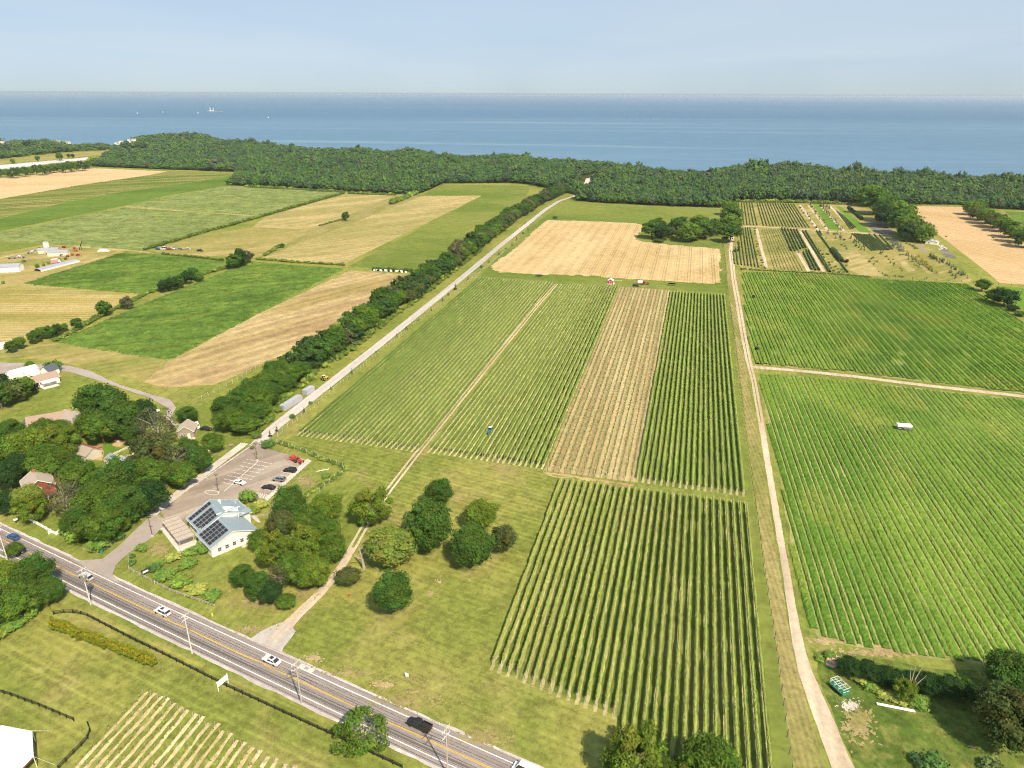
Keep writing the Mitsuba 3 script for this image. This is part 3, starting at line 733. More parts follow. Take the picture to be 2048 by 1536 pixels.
mesh, uv = ribbon(wheel[6:], [2.0, 2.3, 2.6, 2.8, 3.2, 6.0], .068, 'dirt', .35); put('farm_track', mesh, 'field', uv=uv); tag('farm_track', 'pale two wheel track from the highway up through the vineyard', 'track', kind='structure')
for o in (-.85, .85):
    mesh, uv = ribbon(wheel + n2 * o, .8, .075, 'dirt', .12, o); part('farm_track', 'wheel_rut', mesh, 'field', uv=uv)
ground('track_apron', [(500, 1278), (540, 1252), (572, 1240), (590, 1262), (566, 1296), (560, 1316)], .069, 'gravel', 'gravel apron where the farm track meets the highway', 'apron', .5)
ground('driveway', [(150, 1122), (205, 1118), (240, 1090), (292, 1040), (312, 1026), (336, 1044), (305, 1075), (257, 1107), (232, 1130), (226, 1148), (240, 1168), (190, 1150)], .082, 'driveway', 'smooth pale driveway from the highway to the parking lot', 'driveway', .15)
ground('parking_lot', [(318, 1018), (327, 1012), (512, 882), (523, 890), (545, 901), (580, 910), (612, 919), (605, 932), (540, 995), (517, 1002), (480, 1000), (470, 1002), (376, 1044), (332, 1042)], .08, 'lot', 'worn asphalt parking lot beside the blue roofed building', 'parking lot', .1)
ground('sidewalk', [(289, 1030), (305, 1018), (482, 886), (497, 888), (330, 1016), (312, 1032)], .13, 'concrete', 'long pale concrete walk along the left side of the parking lot', 'walk', .05)
ground('sidewalk', [(614, 918), (624, 922), (537, 1000), (515, 1028), (508, 1026), (534, 994)], .13, 'concrete', 'pale concrete walk along the right side of the parking lot', 'walk', .05)
ground('sidewalk', [(470, 1002), (476, 999), (514, 1034), (522, 1046), (516, 1046), (492, 1026)], .13, 'concrete', 'concrete walk behind the blue roofed building', 'walk', .05)
ground('yard_drive', [(-60, 722), (0, 725), (60, 727), (110, 730), (140, 732), (180, 742), (240, 770), (340, 800), (352, 816), (340, 838), (362, 850), (350, 852), (330, 836), (336, 816), (300, 796), (200, 762), (140, 744), (100, 742), (60, 752), (0, 760), (-60, 765)], .07, 'driveway', 'grey drive curving past the white house to the cottage', 'driveway', .3)
ground('clearing', [(1166, 372), (1172, 357), (1196, 353), (1192, 358), (1180, 363), (1172, 373)], .06, 'concrete', 'pale clearing with a white house in the far woods', 'yard', .6)

# lot markings
def stripe(parent, p, q, w=.16, z=.095, name='stall_line', m='road_white'):
    a, b = at(*p), at(*q)
    t = (b - a) / np.linalg.norm(b - a); nr = np.array([-t[1], t[0]]) * w / 2
    part(parent, name, ([[*(a + nr), z], [*(a - nr), z], [*(b - nr), z], [*(b + nr), z]], [[0, 1, 2, 3]]), m)


zl = lambda x, y: (480 + x * 240 / 2048, 880 + y * 240 / 2048)
stripe('parking_lot', (447, 984), zl(320, 360), .18)
for x0, y0, x1, y1 in ((115, 330, 545, 408), (50, 380, 475, 460), (-10, 440, 405, 515), (-85, 493, 340, 570), (-150, 550, 270, 630), (-210, 610, 205, 682), (-275, 668, -60, 710), (-330, 722, -100, 765)):
    stripe('parking_lot', zl(x0, y0), zl(x1, y1))
for x0, y0, x1, y1 in ((820, 432, 1040, 468), (760, 488, 975, 520), (700, 545, 910, 580), (640, 600, 850, 635), (505, 715, 740, 755), (560, 662, 800, 700), (370, 835, 600, 880), (440, 778, 660, 822)):
    stripe('parking_lot', zl(x0, y0), zl(x1, y1))
for j in range(8):
    stripe('parking_lot', zl(285 + j * 32, 890 + j * 8), zl(330 + j * 26, 985 + j * 4), .14, name='hatch_line')
stripe('parking_lot', (330, 1012), (505, 890), .2, name='edge_line')
for x, y in ((462, 919), (440, 933), (424, 946), (411, 956), (393, 968), (372, 983), (356, 996)):
    stripe('parking_lot', (x - 5, y - 2), (x + 5, y + 1), .12)

# tractor turning loops below the tilled block
for a, b in ((1086, 1150), (1092, 1128), (1108, 1140), (1122, 1154), (1155, 1196), (1166, 1190), (1150, 1202), (1200, 1268), (1206, 1245), (1212, 1252), (1222, 1262)):
    la, lb = at(a, 944 + (a - 1086) * .145), at(b, 944 + (b - 1086) * .145)
    th = np.linspace(0, np.pi, 15); ce = (la + lb) / 2; ax = (lb - la) / 2
    dn = np.array([-.24, -.97]) * (2.2 + .25 * np.linalg.norm(ax))
    mesh, uv = ribbon(np.array([ce - ax * math.cos(x) + dn * min(1, 1.3 * math.sin(x)) for x in th]), .9, .066, 'hay_brown', .2, a)
    k = numbered('turning_track'); put(k, mesh, 'field', uv=uv); tag(k, 'tan loop of tractor wheel marks below the tilled vine rows', 'track', 'tractor turning loops', 'structure')

# ------------------------------------------------------------------ vineyard blocks
mat('post_wood', (.42, .38, .31), .85); mat('wire_steel', (.45, .46, .47), .4, .8)


def block_floor(a, b, c_, d, zone_name, label):
    ground('vineyard_floor', [a, b, c_, d], Zf + .012, zone_name, label, 'vineyard', .6)


def vine_row(i, p_top, p_bot, kind, label, group, seed, step, leaf, floor_w=.9, col=(.150, .205, .034), w=.34, hi=2.0, strip='straw', lo=.85):
    k = thing('vine_row', label, 'vine row', group)
    if kind == 'young':
        m, c_ = young_vines(p_bot, p_top, seed, 1.3, .5, 1.0, (.16, .22, .045))
    else:
        m, c_ = vine_canopy(p_bot, p_top, step, seed, w, lo, hi, col, leaf)
    part(k, 'foliage', m, 'hedge_leaf', color=c_)
    mesh, uv = strip_mesh(p_bot, p_top, floor_w, Zf + .03 + .0008 * (i % 7), strip, seed)
    part(k, 'bare_strip', mesh, 'field', uv=uv)
    part(k, 'line_posts', posts_mesh(p_bot, p_top, 6.2 if kind != 'young' else 5.5, hi + .3, .06, seed), 'post_wood', kind='stuff')
    t = (p_top - p_bot) / np.linalg.norm(p_top - p_bot)
    for q, s in ((p_bot, -1), (p_top, 1)):
        e = MB(); e.tube([*(q + t * s * .9), 0], [*(q + t * s * .2), hi + .1], .075, .07, 6)
        part(k, 'end_post', e.get(), 'post_wood')
    return k


def lerp_rows(n, tl, tr, bl, br):
    tl, tr, bl, br = (at(*q) for q in (tl, tr, bl, br))
    return [(tl + (tr - tl) * i / (n - 1), bl + (br - bl) * i / (n - 1)) for i in range(n)]


block_floor((955, 556), (1108, 565), (838, 904), (590, 872), 'vine_floor', 'grass floor of the leftmost vineyard block beside the grey lane')
for i, (a, b) in enumerate(lerp_rows(25, (959, 557), (1104, 566), (600, 866), (838, 899))):
    vine_row(i, a, b, 'vine', f'light green vine row of the leftmost block, {ordinal(i + 1)} from the grey lane', 'vine rows of the leftmost block', 1000 + i, .55, 3.4, .85, (.135, .210, .037), .42, 1.95, 'vine_strip')
block_floor((1118, 568), (1240, 573), (1090, 938), (853, 906), 'vine_floor', 'grass floor of the vineyard block between wheel track and tilled soil')
for i, (a, b) in enumerate(lerp_rows(22, (1122, 570), (1236, 574), (861, 900), (1086, 932))):
    vine_row(i, a, b, 'vine', f'green vine row between wheel track and tilled soil, {ordinal(i + 1)} from the track', 'vine rows right of the wheel track', 1100 + i, .55, 3.4, .85, (.135, .210, .037), .42, 1.95, 'vine_strip')
block_floor((1238, 573), (1340, 581), (1274, 966), (1086, 940), 'tilled', 'tan tilled soil of the young vine block')
for i, (a, b) in enumerate(lerp_rows(15, (1244, 575), (1335, 582), (1097, 935), (1261, 958))):
    vine_row(i, a, b, 'young', f'sparse young vine row in tan tilled soil, {ordinal(i + 1)} from the left of its block', 'young vine rows in tilled soil', 1200 + i, .8, 0, .4, strip='vine_floor', hi=1.5)
block_floor((1339, 583), (1452, 590), (1491, 992), (1270, 966), 'vine_floor', 'grass floor of the dark vineyard block right of the tilled soil')
for i, (a, b) in enumerate(lerp_rows(18, (1342, 584), (1448, 591), (1274, 958), (1487, 986))):
    vine_row(i, a, b, 'vine', f'dark green vine row right of the tilled soil, {ordinal(i + 1)} from the soil', 'vine rows right of the tilled soil', 1300 + i, .7, 3.5, .9, (.200, .280, .050), .40, 1.50)
NEAR = [(985, 1336), (1236, 1432), (1248, 1474), (1600, 1630), (1545, 1545), (1493, 1005), (1118, 957)]
ground('vineyard_floor', [(1118, 957), (1495, 1006), (1548, 1560), (1560, 1640), (1300, 1510), (1246, 1474), (1236, 1432), (985, 1336)], Zf + .012, 'vine_floor', 'grass floor of the front vineyard block beside the lawn', 'vineyard', .5)
tl, tr = at(1121, 962), at(1492, 1011)
bl, br = at(987, 1326), at(1539, 1536)
br = tr + (br - tr) * 1.25
ends1, ends2 = (at(987, 1326), at(1230, 1422)), (at(1244, 1462), at(1530, 1600))


def cross(p, q, a, b):
    M = np.array([q - p, a - b]).T
    return p + (q - p) * np.linalg.solve(M, a - p)[0]


for i in range(30):
    f = i / 29
    p, q = tl + (tr - tl) * f, bl + (br - bl) * f
    q = cross(p, q, *(ends1 if i < 15 else ends2))
    vine_row(i, p, q, 'vine', f'tall leafy vine row of the front block, {ordinal(i + 1)} from the lawn side', 'vine rows of the front block', 1400 + i, .36, 8.0, .95, (.220, .285, .054), .30, 1.78)
SWT = [(1200, 915), (1260, 925), (1315, 950), (1375, 965), (1420, 1005), (1475, 1035), (1525, 1060), (1595, 1090), (1650, 1110), (1695, 1165), (1770, 1165), (1810, 1225), (1875, 1245), (1920, 1300), (1980, 1315), (2040, 1360), (2108, 1380), (2168, 1430), (2238, 1445), (2313, 1490), (2383, 1500)]
for i, (x, y) in enumerate(SWT):
    p = at(x / 4, 1152 + y / 4) + [-.6, -1.6]
    q = p + np.array([-.2435, -.970]) * min(60, (p[1] - 66) / .970)
    k = thing('vine_row', f'young vine row on a straw coloured strip across the highway, {ordinal(i + 1)} from the left', 'vine row', 'young vine rows across the highway')
    m, c_ = young_vines(q, p, 1500 + i, 1.25, .5, 1.0, (.165, .230, .030))
    m = (m[0] + [-.45, .1, 0], m[1])
    part(k, 'foliage', m, 'hedge_leaf', color=c_)
    mesh, uv = strip_mesh(q, p, .85, Zf + .035, 'mulch', 1500 + i, 1.2); part(k, 'straw_strip', mesh, 'field', uv=uv)
    part(k, 'line_posts', posts_mesh(q, p, 4.2, 1.7, .045, i), 'post_wood', kind='stuff')
    e = MB(); e.tube([*p, 0], [*p, 1.8], .06, .06, 6); part(k, 'end_post', e.get(), 'post_wood')

# ------------------------------------------------------------------ the far woods: one mass
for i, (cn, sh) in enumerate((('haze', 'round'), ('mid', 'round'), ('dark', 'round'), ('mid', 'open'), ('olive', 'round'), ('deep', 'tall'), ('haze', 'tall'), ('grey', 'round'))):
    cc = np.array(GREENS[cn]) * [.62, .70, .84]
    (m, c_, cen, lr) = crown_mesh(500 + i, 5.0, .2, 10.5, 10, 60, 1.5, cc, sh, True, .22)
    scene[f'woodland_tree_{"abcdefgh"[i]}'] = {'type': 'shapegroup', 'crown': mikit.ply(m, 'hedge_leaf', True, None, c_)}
FRONT = [(180, 333), (300, 338), (400, 341), (487, 345), (470, 362), (460, 371), (560, 376), (690, 383), (795, 388), (828, 391), (862, 379), (885, 367), (1024, 366), (1064, 370), (1100, 378), (1132, 384), (1150, 391), (1152, 401), (1200, 406), (1300, 411), (1440, 416), (1475, 400), (1600, 403), (1705, 406), (1770, 413), (1815, 409), (1935, 410), (1960, 416), (2060, 421), (2300, 440)]
front = np.array([at(u, v) for u, v in FRONT])
back = np.array([at(u, v, 12.0) for u, v in SHORE_UV if u >= 250])[::-1]
wood_poly = Polygon(np.vstack([front, back - [0, 6]])).buffer(0)
left_wood = Polygon(np.vstack([pts((-160, 327), (0, 318), (110, 306), (212, 300), (240, 299)), np.array([at(u, v, 12.0) for u, v in ((240, 285), (228, 287), (200, 285), (140, 285), (90, 281), (40, 279), (0, 279), (-160, 280))])])).buffer(0)
hole = shapely.union_all([LineString([at(hu, hv + 3, 3), at(hu, hv + 3, 3) * .955]).buffer(9) for hu, hv in ((6, 285), (14, 287), (50, 285), (108, 283), (118, 284), (134, 286), (234, 287), (243, 284), (258, 281), (268, 280))] + [Polygon(pts((1160, 378), (1160, 352), (1200, 348), (1200, 358), (1186, 366), (1176, 378))).buffer(2), Polygon(pts((240, 306), (240, 297), (300, 296), (300, 304))).buffer(1), LineString(pts(*LANE[10:])).buffer(5)])
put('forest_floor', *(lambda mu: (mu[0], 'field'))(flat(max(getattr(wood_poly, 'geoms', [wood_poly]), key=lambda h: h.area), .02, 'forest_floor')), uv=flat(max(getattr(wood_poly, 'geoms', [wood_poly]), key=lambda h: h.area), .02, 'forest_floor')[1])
tag('forest_floor', 'dark leaf littered ground under the coastal woods', 'ground', kind='structure')
n_wood = 0
r = np.random.default_rng(77)
for poly in (wood_poly, left_wood):
    inner = poly.difference(hole)
    x0, y0, x1, y1 = poly.bounds
    y = y0
    while y < y1:
        sp = 6.2 + max(0, (y - 900)) * .0062
        xs = np.arange(x0, x1, sp) + r.uniform(-.42, .42, int(math.ceil((x1 - x0) / sp))) * sp
        ys = y + r.uniform(-.42, .42, len(xs)) * sp
        ok = shapely.contains_xy(inner, xs, ys)
        tone = meshkit.fbm(np.c_[xs / 70, ys / 70, xs * 0], 3, 21)
        for px, py, tn in zip(xs[ok], ys[ok], tone[ok]):
            if abs(px) > .78 * py + 60:
                continue
            kind = r.choice(8, p=[.26, .14, .14, .16, .06, .08, .12, .04] if tn > .47 else [.14, .10, .22, .12, .12, .16, .12, .02])
            s = np.clip(r.lognormal(0, .28), .5, 1.9) * sp / 6.2 * .85 * (.8 + .4 * tn)
            zsc = r.uniform(.7, 1.3) * (.2 + 1.7 * tn) * (1.35 if r.random() < .05 else 1)
            n_wood += 1
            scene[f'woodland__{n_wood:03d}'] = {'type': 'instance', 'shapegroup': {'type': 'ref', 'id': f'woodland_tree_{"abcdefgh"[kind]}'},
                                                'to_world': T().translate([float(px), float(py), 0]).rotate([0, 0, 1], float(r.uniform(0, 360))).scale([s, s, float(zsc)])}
        y += sp * .9
tag('woodland', 'dense green coastal woods running from left to right before the sea', 'woods', kind='stuff')
print('woodland trees', n_wood)

# ------------------------------------------------------------------ trees one can tell apart
def metres_per_px(u, v):
    x, y = at(u, v)
    return math.hypot(math.hypot(x, y), EYE_H) / math.hypot(math.hypot(FOC, u - CU), v - CV) * 1.0


def tree_at(u, v, w, tkey, label, name='tree', cat='tree', group=None, zs=1.0, lift=.55):
    """a tree whose crown centre was read at (u, v) and whose crown is w readings wide"""
    if tkey.startswith('bush') or tkey in ('spruce', 'blue_spruce', 'gold_cone', 'arbor'):
        lift = .45
    R0, top = TEMPL[tkey][1:]
    R = w / 2 * metres_per_px(u, v)
    x, y = at(u, v, lift * top * R / R0 * zs)
    return stand(tkey, x, y, R, rnd.uniform(0, 360), label, name, cat, group, zs)


LOOK = {'mid': 'green', 'dark': 'dark green', 'yellow': 'yellow green', 'lime': 'pale lime green', 'olive': 'dull olive', 'grey': 'thin grey green', 'deep': 'very dark green', 'brown': 'olive brown', 'haze': 'green', 'purple': 'dark purple',
        'cream': 'cream flowering', 'blue': 'blue grey', 'gold': 'golden', 'cone': 'dark pointed', 'street': 'airy green', 'spruce': 'dark green', 'gold_cone': 'golden'}


def look_of(tk):
    k = tk.replace('m_', '').replace('bush_', '').rsplit('_', 1)[0] if tk not in ('gold_cone', 'blue_spruce') else tk.split('_')[0]
    return LOOK.get(k, LOOK.get(tk.split('_')[-1], 'green'))


def cluster(rows, where, group=None, name='tree', cat='tree', noun='tree', order='from the left', zmul=1.0):
    rows = sorted(rows, key=lambda q: q[0])
    seen = {}
    tot = {}
    for q in rows:
        tot[look_of(q[3])] = tot.get(look_of(q[3]), 0) + 1
    for q in rows:
        lk = look_of(q[3]); seen[lk] = seen.get(lk, 0) + 1
        lab = f'{lk} {noun} {where}' + (f', {ordinal(seen[lk])} {order}' if tot[lk] > 1 else '')
        tree_at(q[0], q[1], q[2], q[3], lab, name, cat, group, (q[4] if len(q) > 4 else 1.0) * zmul)


# the big lawn trees, each with its own look
for u, v, w, tk, zs, lab in (
        (740, 1012, 82, 'yellow_b', .9, 'round yellow green tree over the farm track above the lawn'),
        (878, 983, 64, 'dark_b', 1.0, 'smaller dark tree behind the tall lawn tree, nearest the vineyard'),
        (857, 1045, 104, 'dark_a', 1.12, 'tall dense dark green tree in the middle of the lawn group'),
        (960, 1026, 74, 'yellow_a', .9, 'yellow green tree behind the dense round lawn tree'),
        (944, 1088, 95, 'dark_a', .98, 'dense round green tree at the front of the lawn group'),
        (1007, 1075, 58, 'olive', 1.2, 'dull olive tree at the right end of the lawn group'),
        (782, 1090, 112, 'lime', .8, 'broad pale lime green tree beside the farm track'),
        (785, 1184, 94, 'dark_b', .85, 'single rounded dark tree on the open lawn near the highway'),
        (697, 1152, 54, 'olive', .9, 'small olive tree between farm track and pale tree'),
        (725, 1466, 104, 'street', .72, 'airy tree on the highway edge next to the black fence')):
    tree_at(u, v, w, tk, lab, zs=zs)
cluster([(578, 1008, 80, 'dark_b', .9), (650, 1013, 72, 'yellow_a', .9), (648, 1060, 78, 'mid_a', .9), (668, 1098, 58, 'mid_b', 1.0), (602, 1092, 84, 'yellow_b', 1.1), (560, 1048, 62, 'olive', 1.3), (626, 1142, 80, 'yellow_a', .95),
         (588, 1132, 72, 'mid_b', 1.1), (548, 1098, 68, 'yellow_b', 1.2), (520, 1078, 50, 'mid_a', 1.1), (485, 1148, 56, 'dark_a', 1.0), (515, 1168, 60, 'dark_b', 1.1), (542, 1182, 50, 'deep', 1.1), (571, 1202, 44, 'mid_a', .8), (560, 1150, 46, 'grey', 1.4), (615, 1040, 60, 'mid_b', 1.2)],
        'in the grove beside the blue roofed building')
cluster([(28, 1098, 36, 'mid_a', 1.0), (14, 1152, 84, 'yellow_a', .9), (62, 1146, 84, 'dark_b', .9), (96, 1180, 66, 'dark_a', .9), (32, 1204, 84, 'mid_b', .9), (-14, 1230, 60, 'dark_b', .9), (-40, 1150, 70, 'mid_a', 1)], 'at the highway in the far left corner')
cluster([(4, 1262, 40, 'bush_yellow', .7), (30, 1246, 44, 'bush_mid', .7), (55, 1228, 40, 'bush_yellow', .7), (-20, 1280, 44, 'bush_mid', .7)], 'under the corner trees beside the lawn', name='bush', cat='bush', noun='bush')
cluster([(1268, 1512, 118, 'yellow_b', 1.15), (1424, 1524, 124, 'mid_a', 1.05), (1340, 1548, 64, 'mid_b', 1.0), (1236, 1556, 70, 'yellow_a', 1.0), (1375, 1560, 80, 'yellow_b', 1)], 'at the bottom end of the front vine rows')
tree_at(1225, 1650, 110, 'mid_b', 'green tree just below the view whose shadow falls on the lawn', zs=1.25)
tree_at(1170, 1700, 90, 'cone', 'dark pointed tree just below the view with a pointed shadow', zs=.9)
cluster([(205, 805, 92, 'dark_b'), (178, 845, 60, 'mid_a'), (238, 832, 92, 'dark_a'), (282, 822, 62, 'deep'), (200, 852, 70, 'mid_b'), (268, 868, 46, 'dark_b'), (142, 884, 44, 'mid_b')], 'in the tall grove behind the long barn')
cluster([(84, 862, 62, 'mid_a'), (118, 860, 50, 'mid_b'), (20, 862, 64, 'dark_a'), (50, 892, 92, 'yellow_a'), (112, 885, 74, 'yellow_b'), (92, 922, 82, 'mid_a'), (14, 945, 64, 'deep'), (-15, 905, 70, 'dark_b'), (12, 1002, 54, 'deep'), (54, 996, 68, 'lime'), (62, 1014, 60, 'yellow_b'), (130, 925, 60, 'dark_a'), (35, 930, 60, 'deep')], 'around the red house and long barn')
cluster([(310, 858, 76, 'grey', 1.1), (302, 905, 84, 'olive', 1.3), (375, 898, 52, 'dark_a', 1.2), (345, 922, 70, 'grey', .9), (266, 925, 46, 'olive', .8), (330, 940, 60, 'mid_a'), (362, 948, 60, 'mid_b'), (398, 918, 56, 'dark_b'), (425, 884, 46, 'mid_a'), (374, 826, 46, 'dark_a', .8)], 'around the small cottage')
cluster([(160, 950, 82, 'mid_a'), (230, 962, 92, 'dark_b'), (290, 948, 78, 'mid_b'), (128, 992, 70, 'grey'), (190, 1002, 92, 'mid_a'), (250, 1004, 90, 'dark_a'), (302, 986, 72, 'deep'), (150, 1040, 62, 'dark_b'), (204, 1050, 82, 'mid_b'), (238, 1046, 46, 'yellow_a'), (280, 1010, 50, 'dark_a')], 'in the dense grove left of the parking lot')
cluster([(408, 908, 26, 'bush_cream'), (150, 1072, 40, 'bush_yellow'), (178, 1066, 40, 'bush_mid'), (200, 1088, 44, 'bush_mid'), (234, 1072, 28, 'bush_dark'), (130, 1062, 26, 'bush_mid'), (505, 895, 10, 'bush_olive'), (536, 888, 28, 'bush_dark', .8), (497, 994, 34, 'bush_mid', 1.2), (520, 1010, 34, 'bush_lime', .6), (505, 1020, 30, 'bush_yellow', .6), (283, 1096, 24, 'bush_mid', .9), (264, 1112, 13, 'bush_dark'), (264, 1126, 15, 'bush_dark'), (592, 973, 12, 'bush_dark'), (652, 952, 20, 'bush_mid', .6), (320, 1064, 8, 'bush_dark'), (404, 1096, 44, 'bush_mid', .6), (380, 1104, 30, 'bush_yellow', .5), (440, 1092, 20, 'bush_olive', .6)],
        'around the parking lot and driveway', name='bush', cat='bush', noun='bush')
cluster([(345, 1115, 34, 'bush_lime', .5), (375, 1128, 40, 'bush_mid', .5), (330, 1150, 44, 'bush_mid', .5), (360, 1164, 44, 'bush_yellow', .5), (395, 1178, 44, 'bush_lime', .5), (425, 1192, 40, 'bush_mid', .5), (310, 1134, 30, 'bush_dark', .6)], 'in the weedy planting by the highway sign', name='bush', cat='bush', noun='bush')
cluster([(100, 735, 22, 'bush_deep', 1.3), (112, 733, 22, 'bush_dark', 1.5), (60, 730, 20, 'm_mid', 1.0), (20, 780, 60, 'm_olive', .9), (44, 772, 50, 'm_mid', .9), (60, 774, 26, 'bush_purple', 1.2), (-4, 790, 50, 'm_dark', 1), (113, 758, 14, 'bush_mid', 1.4), (4, 760, 30, 'm_deep', 1)], 'beside the white house at the left edge')
# shrubs and small trees of the hedgerows
cluster([(20, 692, 24, 'm_dark'), (38, 684, 26, 'm_mid'), (68, 672, 26, 'm_dark'), (82, 664, 26, 'm_mid'), (97, 662, 26, 'm_dark'), (112, 658, 22, 'm_deep'), (127, 654, 18, 'm_mid'), (152, 646, 24, 'm_dark'), (206, 614, 30, 'm_dark', 1.0), (253, 604, 24, 'm_grey', 1.0), (326, 570, 24, 'm_deep'), (342, 566, 26, 'm_deep'), (356, 561, 26, 'm_dark'), (372, 553, 26, 'm_deep'), (386, 545, 24, 'm_dark'), (398, 552, 20, 'm_mid'), (466, 520, 30, 'm_dark', 1.0), (480, 513, 30, 'm_deep', 1.1), (494, 512, 24, 'm_grey', 1.0)],
        'in the hedgerow between hay and bean field', 'hedgerow trees on the left')
tree_at(691, 431, 17, 'm_dark', 'lone dark tree between the pale hay fields', zs=1.0)
tree_at(564, 490, 11, 'm_dark', 'small dark tree at the end of a low hedge', zs=.8)
cluster([(1304, 456, 44, 'm_dark'), (1326, 462, 40, 'm_deep'), (1316, 447, 34, 'm_dark'), (1318, 480, 26, 'm_olive', .4), (1360, 448, 44, 'm_dark'), (1378, 462, 50, 'm_mid'), (1397, 442, 38, 'm_mid'), (1402, 456, 44, 'm_dark'), (1429, 452, 42, 'm_dark'), (1344, 464, 30, 'm_grey', .8), (1406, 470, 26, 'm_grey', .7), (1390, 478, 16, 'm_olive', .5), (1110, 434, 11, 'm_dark', .6)],
        'in the meadow clump behind the wheat', zmul=.72)
cluster([(1460, 414, 36, 'm_mid'), (1462, 428, 42, 'm_dark'), (1459, 446, 46, 'm_mid'), (1463, 462, 44, 'm_dark')], 'at the top of the sandy lane', zmul=.8)
cluster([(1752, 398, 56, 'm_dark'), (1766, 404, 50, 'm_mid'), (1782, 414, 56, 'm_dark'), (1796, 424, 60, 'm_mid'), (1776, 428, 50, 'm_deep'), (1806, 440, 54, 'm_dark'), (1822, 448, 56, 'm_mid'), (1836, 456, 52, 'm_olive'), (1848, 465, 44, 'm_mid'), (1816, 462, 40, 'm_deep'), (1740, 388, 50, 'm_mid')], 'in the belt between nursery and tan field', 'trees between nursery and tan field', zmul=.78)
cluster([(1945, 414, 36, 'm_mid'), (1958, 424, 40, 'm_olive'), (1974, 430, 40, 'm_mid'), (1990, 438, 44, 'm_olive'), (2008, 446, 40, 'm_mid'), (2022, 456, 40, 'm_dark'), (2038, 466, 44, 'm_mid'), (2054, 474, 44, 'm_dark'), (1960, 412, 30, 'm_dark')], 'in the belt right of the tan field', 'trees right of the tan field', zmul=.75)
cluster([(1966, 568, 30, 'm_dark', .8), (1990, 590, 40, 'm_dark', .7), (2012, 592, 48, 'm_deep', .7), (2026, 615, 24, 'm_deep', .5), (2040, 626, 24, 'm_dark', .4)], 'among the bushes beside the bright pasture', 'bushes beside the bright pasture', noun='bushy tree')
# lower right corner
cluster([(1700, 1330, 50, 'deep', .8), (1736, 1338, 52, 'deep', .8), (1776, 1352, 54, 'deep', .8), (1856, 1362, 54, 'deep', .8), (1900, 1372, 60, 'deep', .85), (1934, 1366, 26, 'dark_a', 1.2), (1820, 1356, 44, 'deep', .8), (1718, 1336, 44, 'deep', .75), (1757, 1347, 46, 'deep', .75), (1797, 1356, 46, 'deep', .8), (1838, 1360, 44, 'deep', .8), (1880, 1370, 50, 'deep', .8), (1922, 1378, 50, 'dark_a', .8), (1958, 1392, 60, 'deep', .9)], 'in the dark hedge below the striped field')
tree_at(1812, 1378, 44, 'yellow_b', 'yellow green tree with bare branches in front of the dark hedge', zs=1.3)
tree_at(2018, 1428, 134, 'brown', 'large olive brown tree at the right edge near the bottom', zs=1.0)
tree_at(2026, 1340, 110, 'dark_a', 'large dark green tree behind the olive brown tree', zs=.9)
cluster([(1870, 1530, 60, 'bush_dark', .6), (1840, 1522, 40, 'bush_deep', .6), (1985, 1535, 50, 'bush_olive', .6)], 'at the bottom right corner', name='bush', cat='bush', noun='bush')
cluster([(1660, 1310, 24, 'bush_mid', .7), (1640, 1318, 18, 'bush_yellow', .6), (1720, 1355, 40, 'bush_lime', .45), (1745, 1372, 40, 'bush_mid', .45), (1770, 1388, 36, 'bush_lime', .4), (1840, 1405, 46, 'bush_mid', .4), (1800, 1398, 40, 'bush_lime', .4)], 'in the weeds behind the farm trailer', name='bush', cat='bush', noun='bush')

# the windbreak beside the grey lane
base = pts((505, 872), (575, 795), (640, 735), (700, 700), (760, 652), (830, 600), (900, 546), (960, 500), (1020, 452), (1080, 412), (1140, 384))
d = np.r_[0, np.cumsum(np.linalg.norm(np.diff(base, axis=0), axis=1))]
offw = np.interp(np.linspace(0, 1, 40), [0, .08, .2, .35, .5, .8, 1], [16, 17, 15, 14, 14, 15, 16])
s = 2.0; nb = 0
while s < d[-1]:
    p = np.array([np.interp(s, d, base[:, i]) for i in (0, 1)]); q = np.array([np.interp(s + 2, d, base[:, i]) for i in (0, 1)])
    t = (q - p) / np.linalg.norm(q - p); left = np.array([-t[1], t[0]])
    wd = np.interp(s / d[-1] * 39, np.arange(40), offw)
    near = s < 70
    for row, o in enumerate((.22, .74)):
        xy = p + left * (wd * o + rnd.uniform(-2, 2)) + t * rnd.uniform(-2.2, 2.2)
        tk = rnd.choice(['mid_a', 'dark_b', 'mid_b', 'dark_a', 'dark_b', 'grey', 'mid_a'] if near else ['m_mid', 'm_dark', 'm_dark', 'm_haze', 'm_haze', 'm_grey', 'm_olive', 'm_dark'])
        nb += 1
        stand(tk, *xy, rnd.uniform(5.2, 7.0), rnd.uniform(0, 360), f'{look_of(tk)} tree in the windbreak along the grey lane, {ordinal(nb)} from the parking lot', 'windbreak_tree', group='windbreak trees', zs=rnd.uniform(.7, 1.05))
    s += 6.2 if near else 7.0
# undergrowth along the windbreak's foot
r = np.random.default_rng(5)
parts_v, parts_f, parts_c, off = [], [], [], 0
(bm, bc, _, _) = crown_mesh(900, 2, 0, 2.4, 8, 90, .6, 'mid', 'round', True, .3)
(bm2, bc2, _, _) = crown_mesh(901, 2, 0, 2.4, 8, 90, .6, 'yellow', 'round', True, .3)


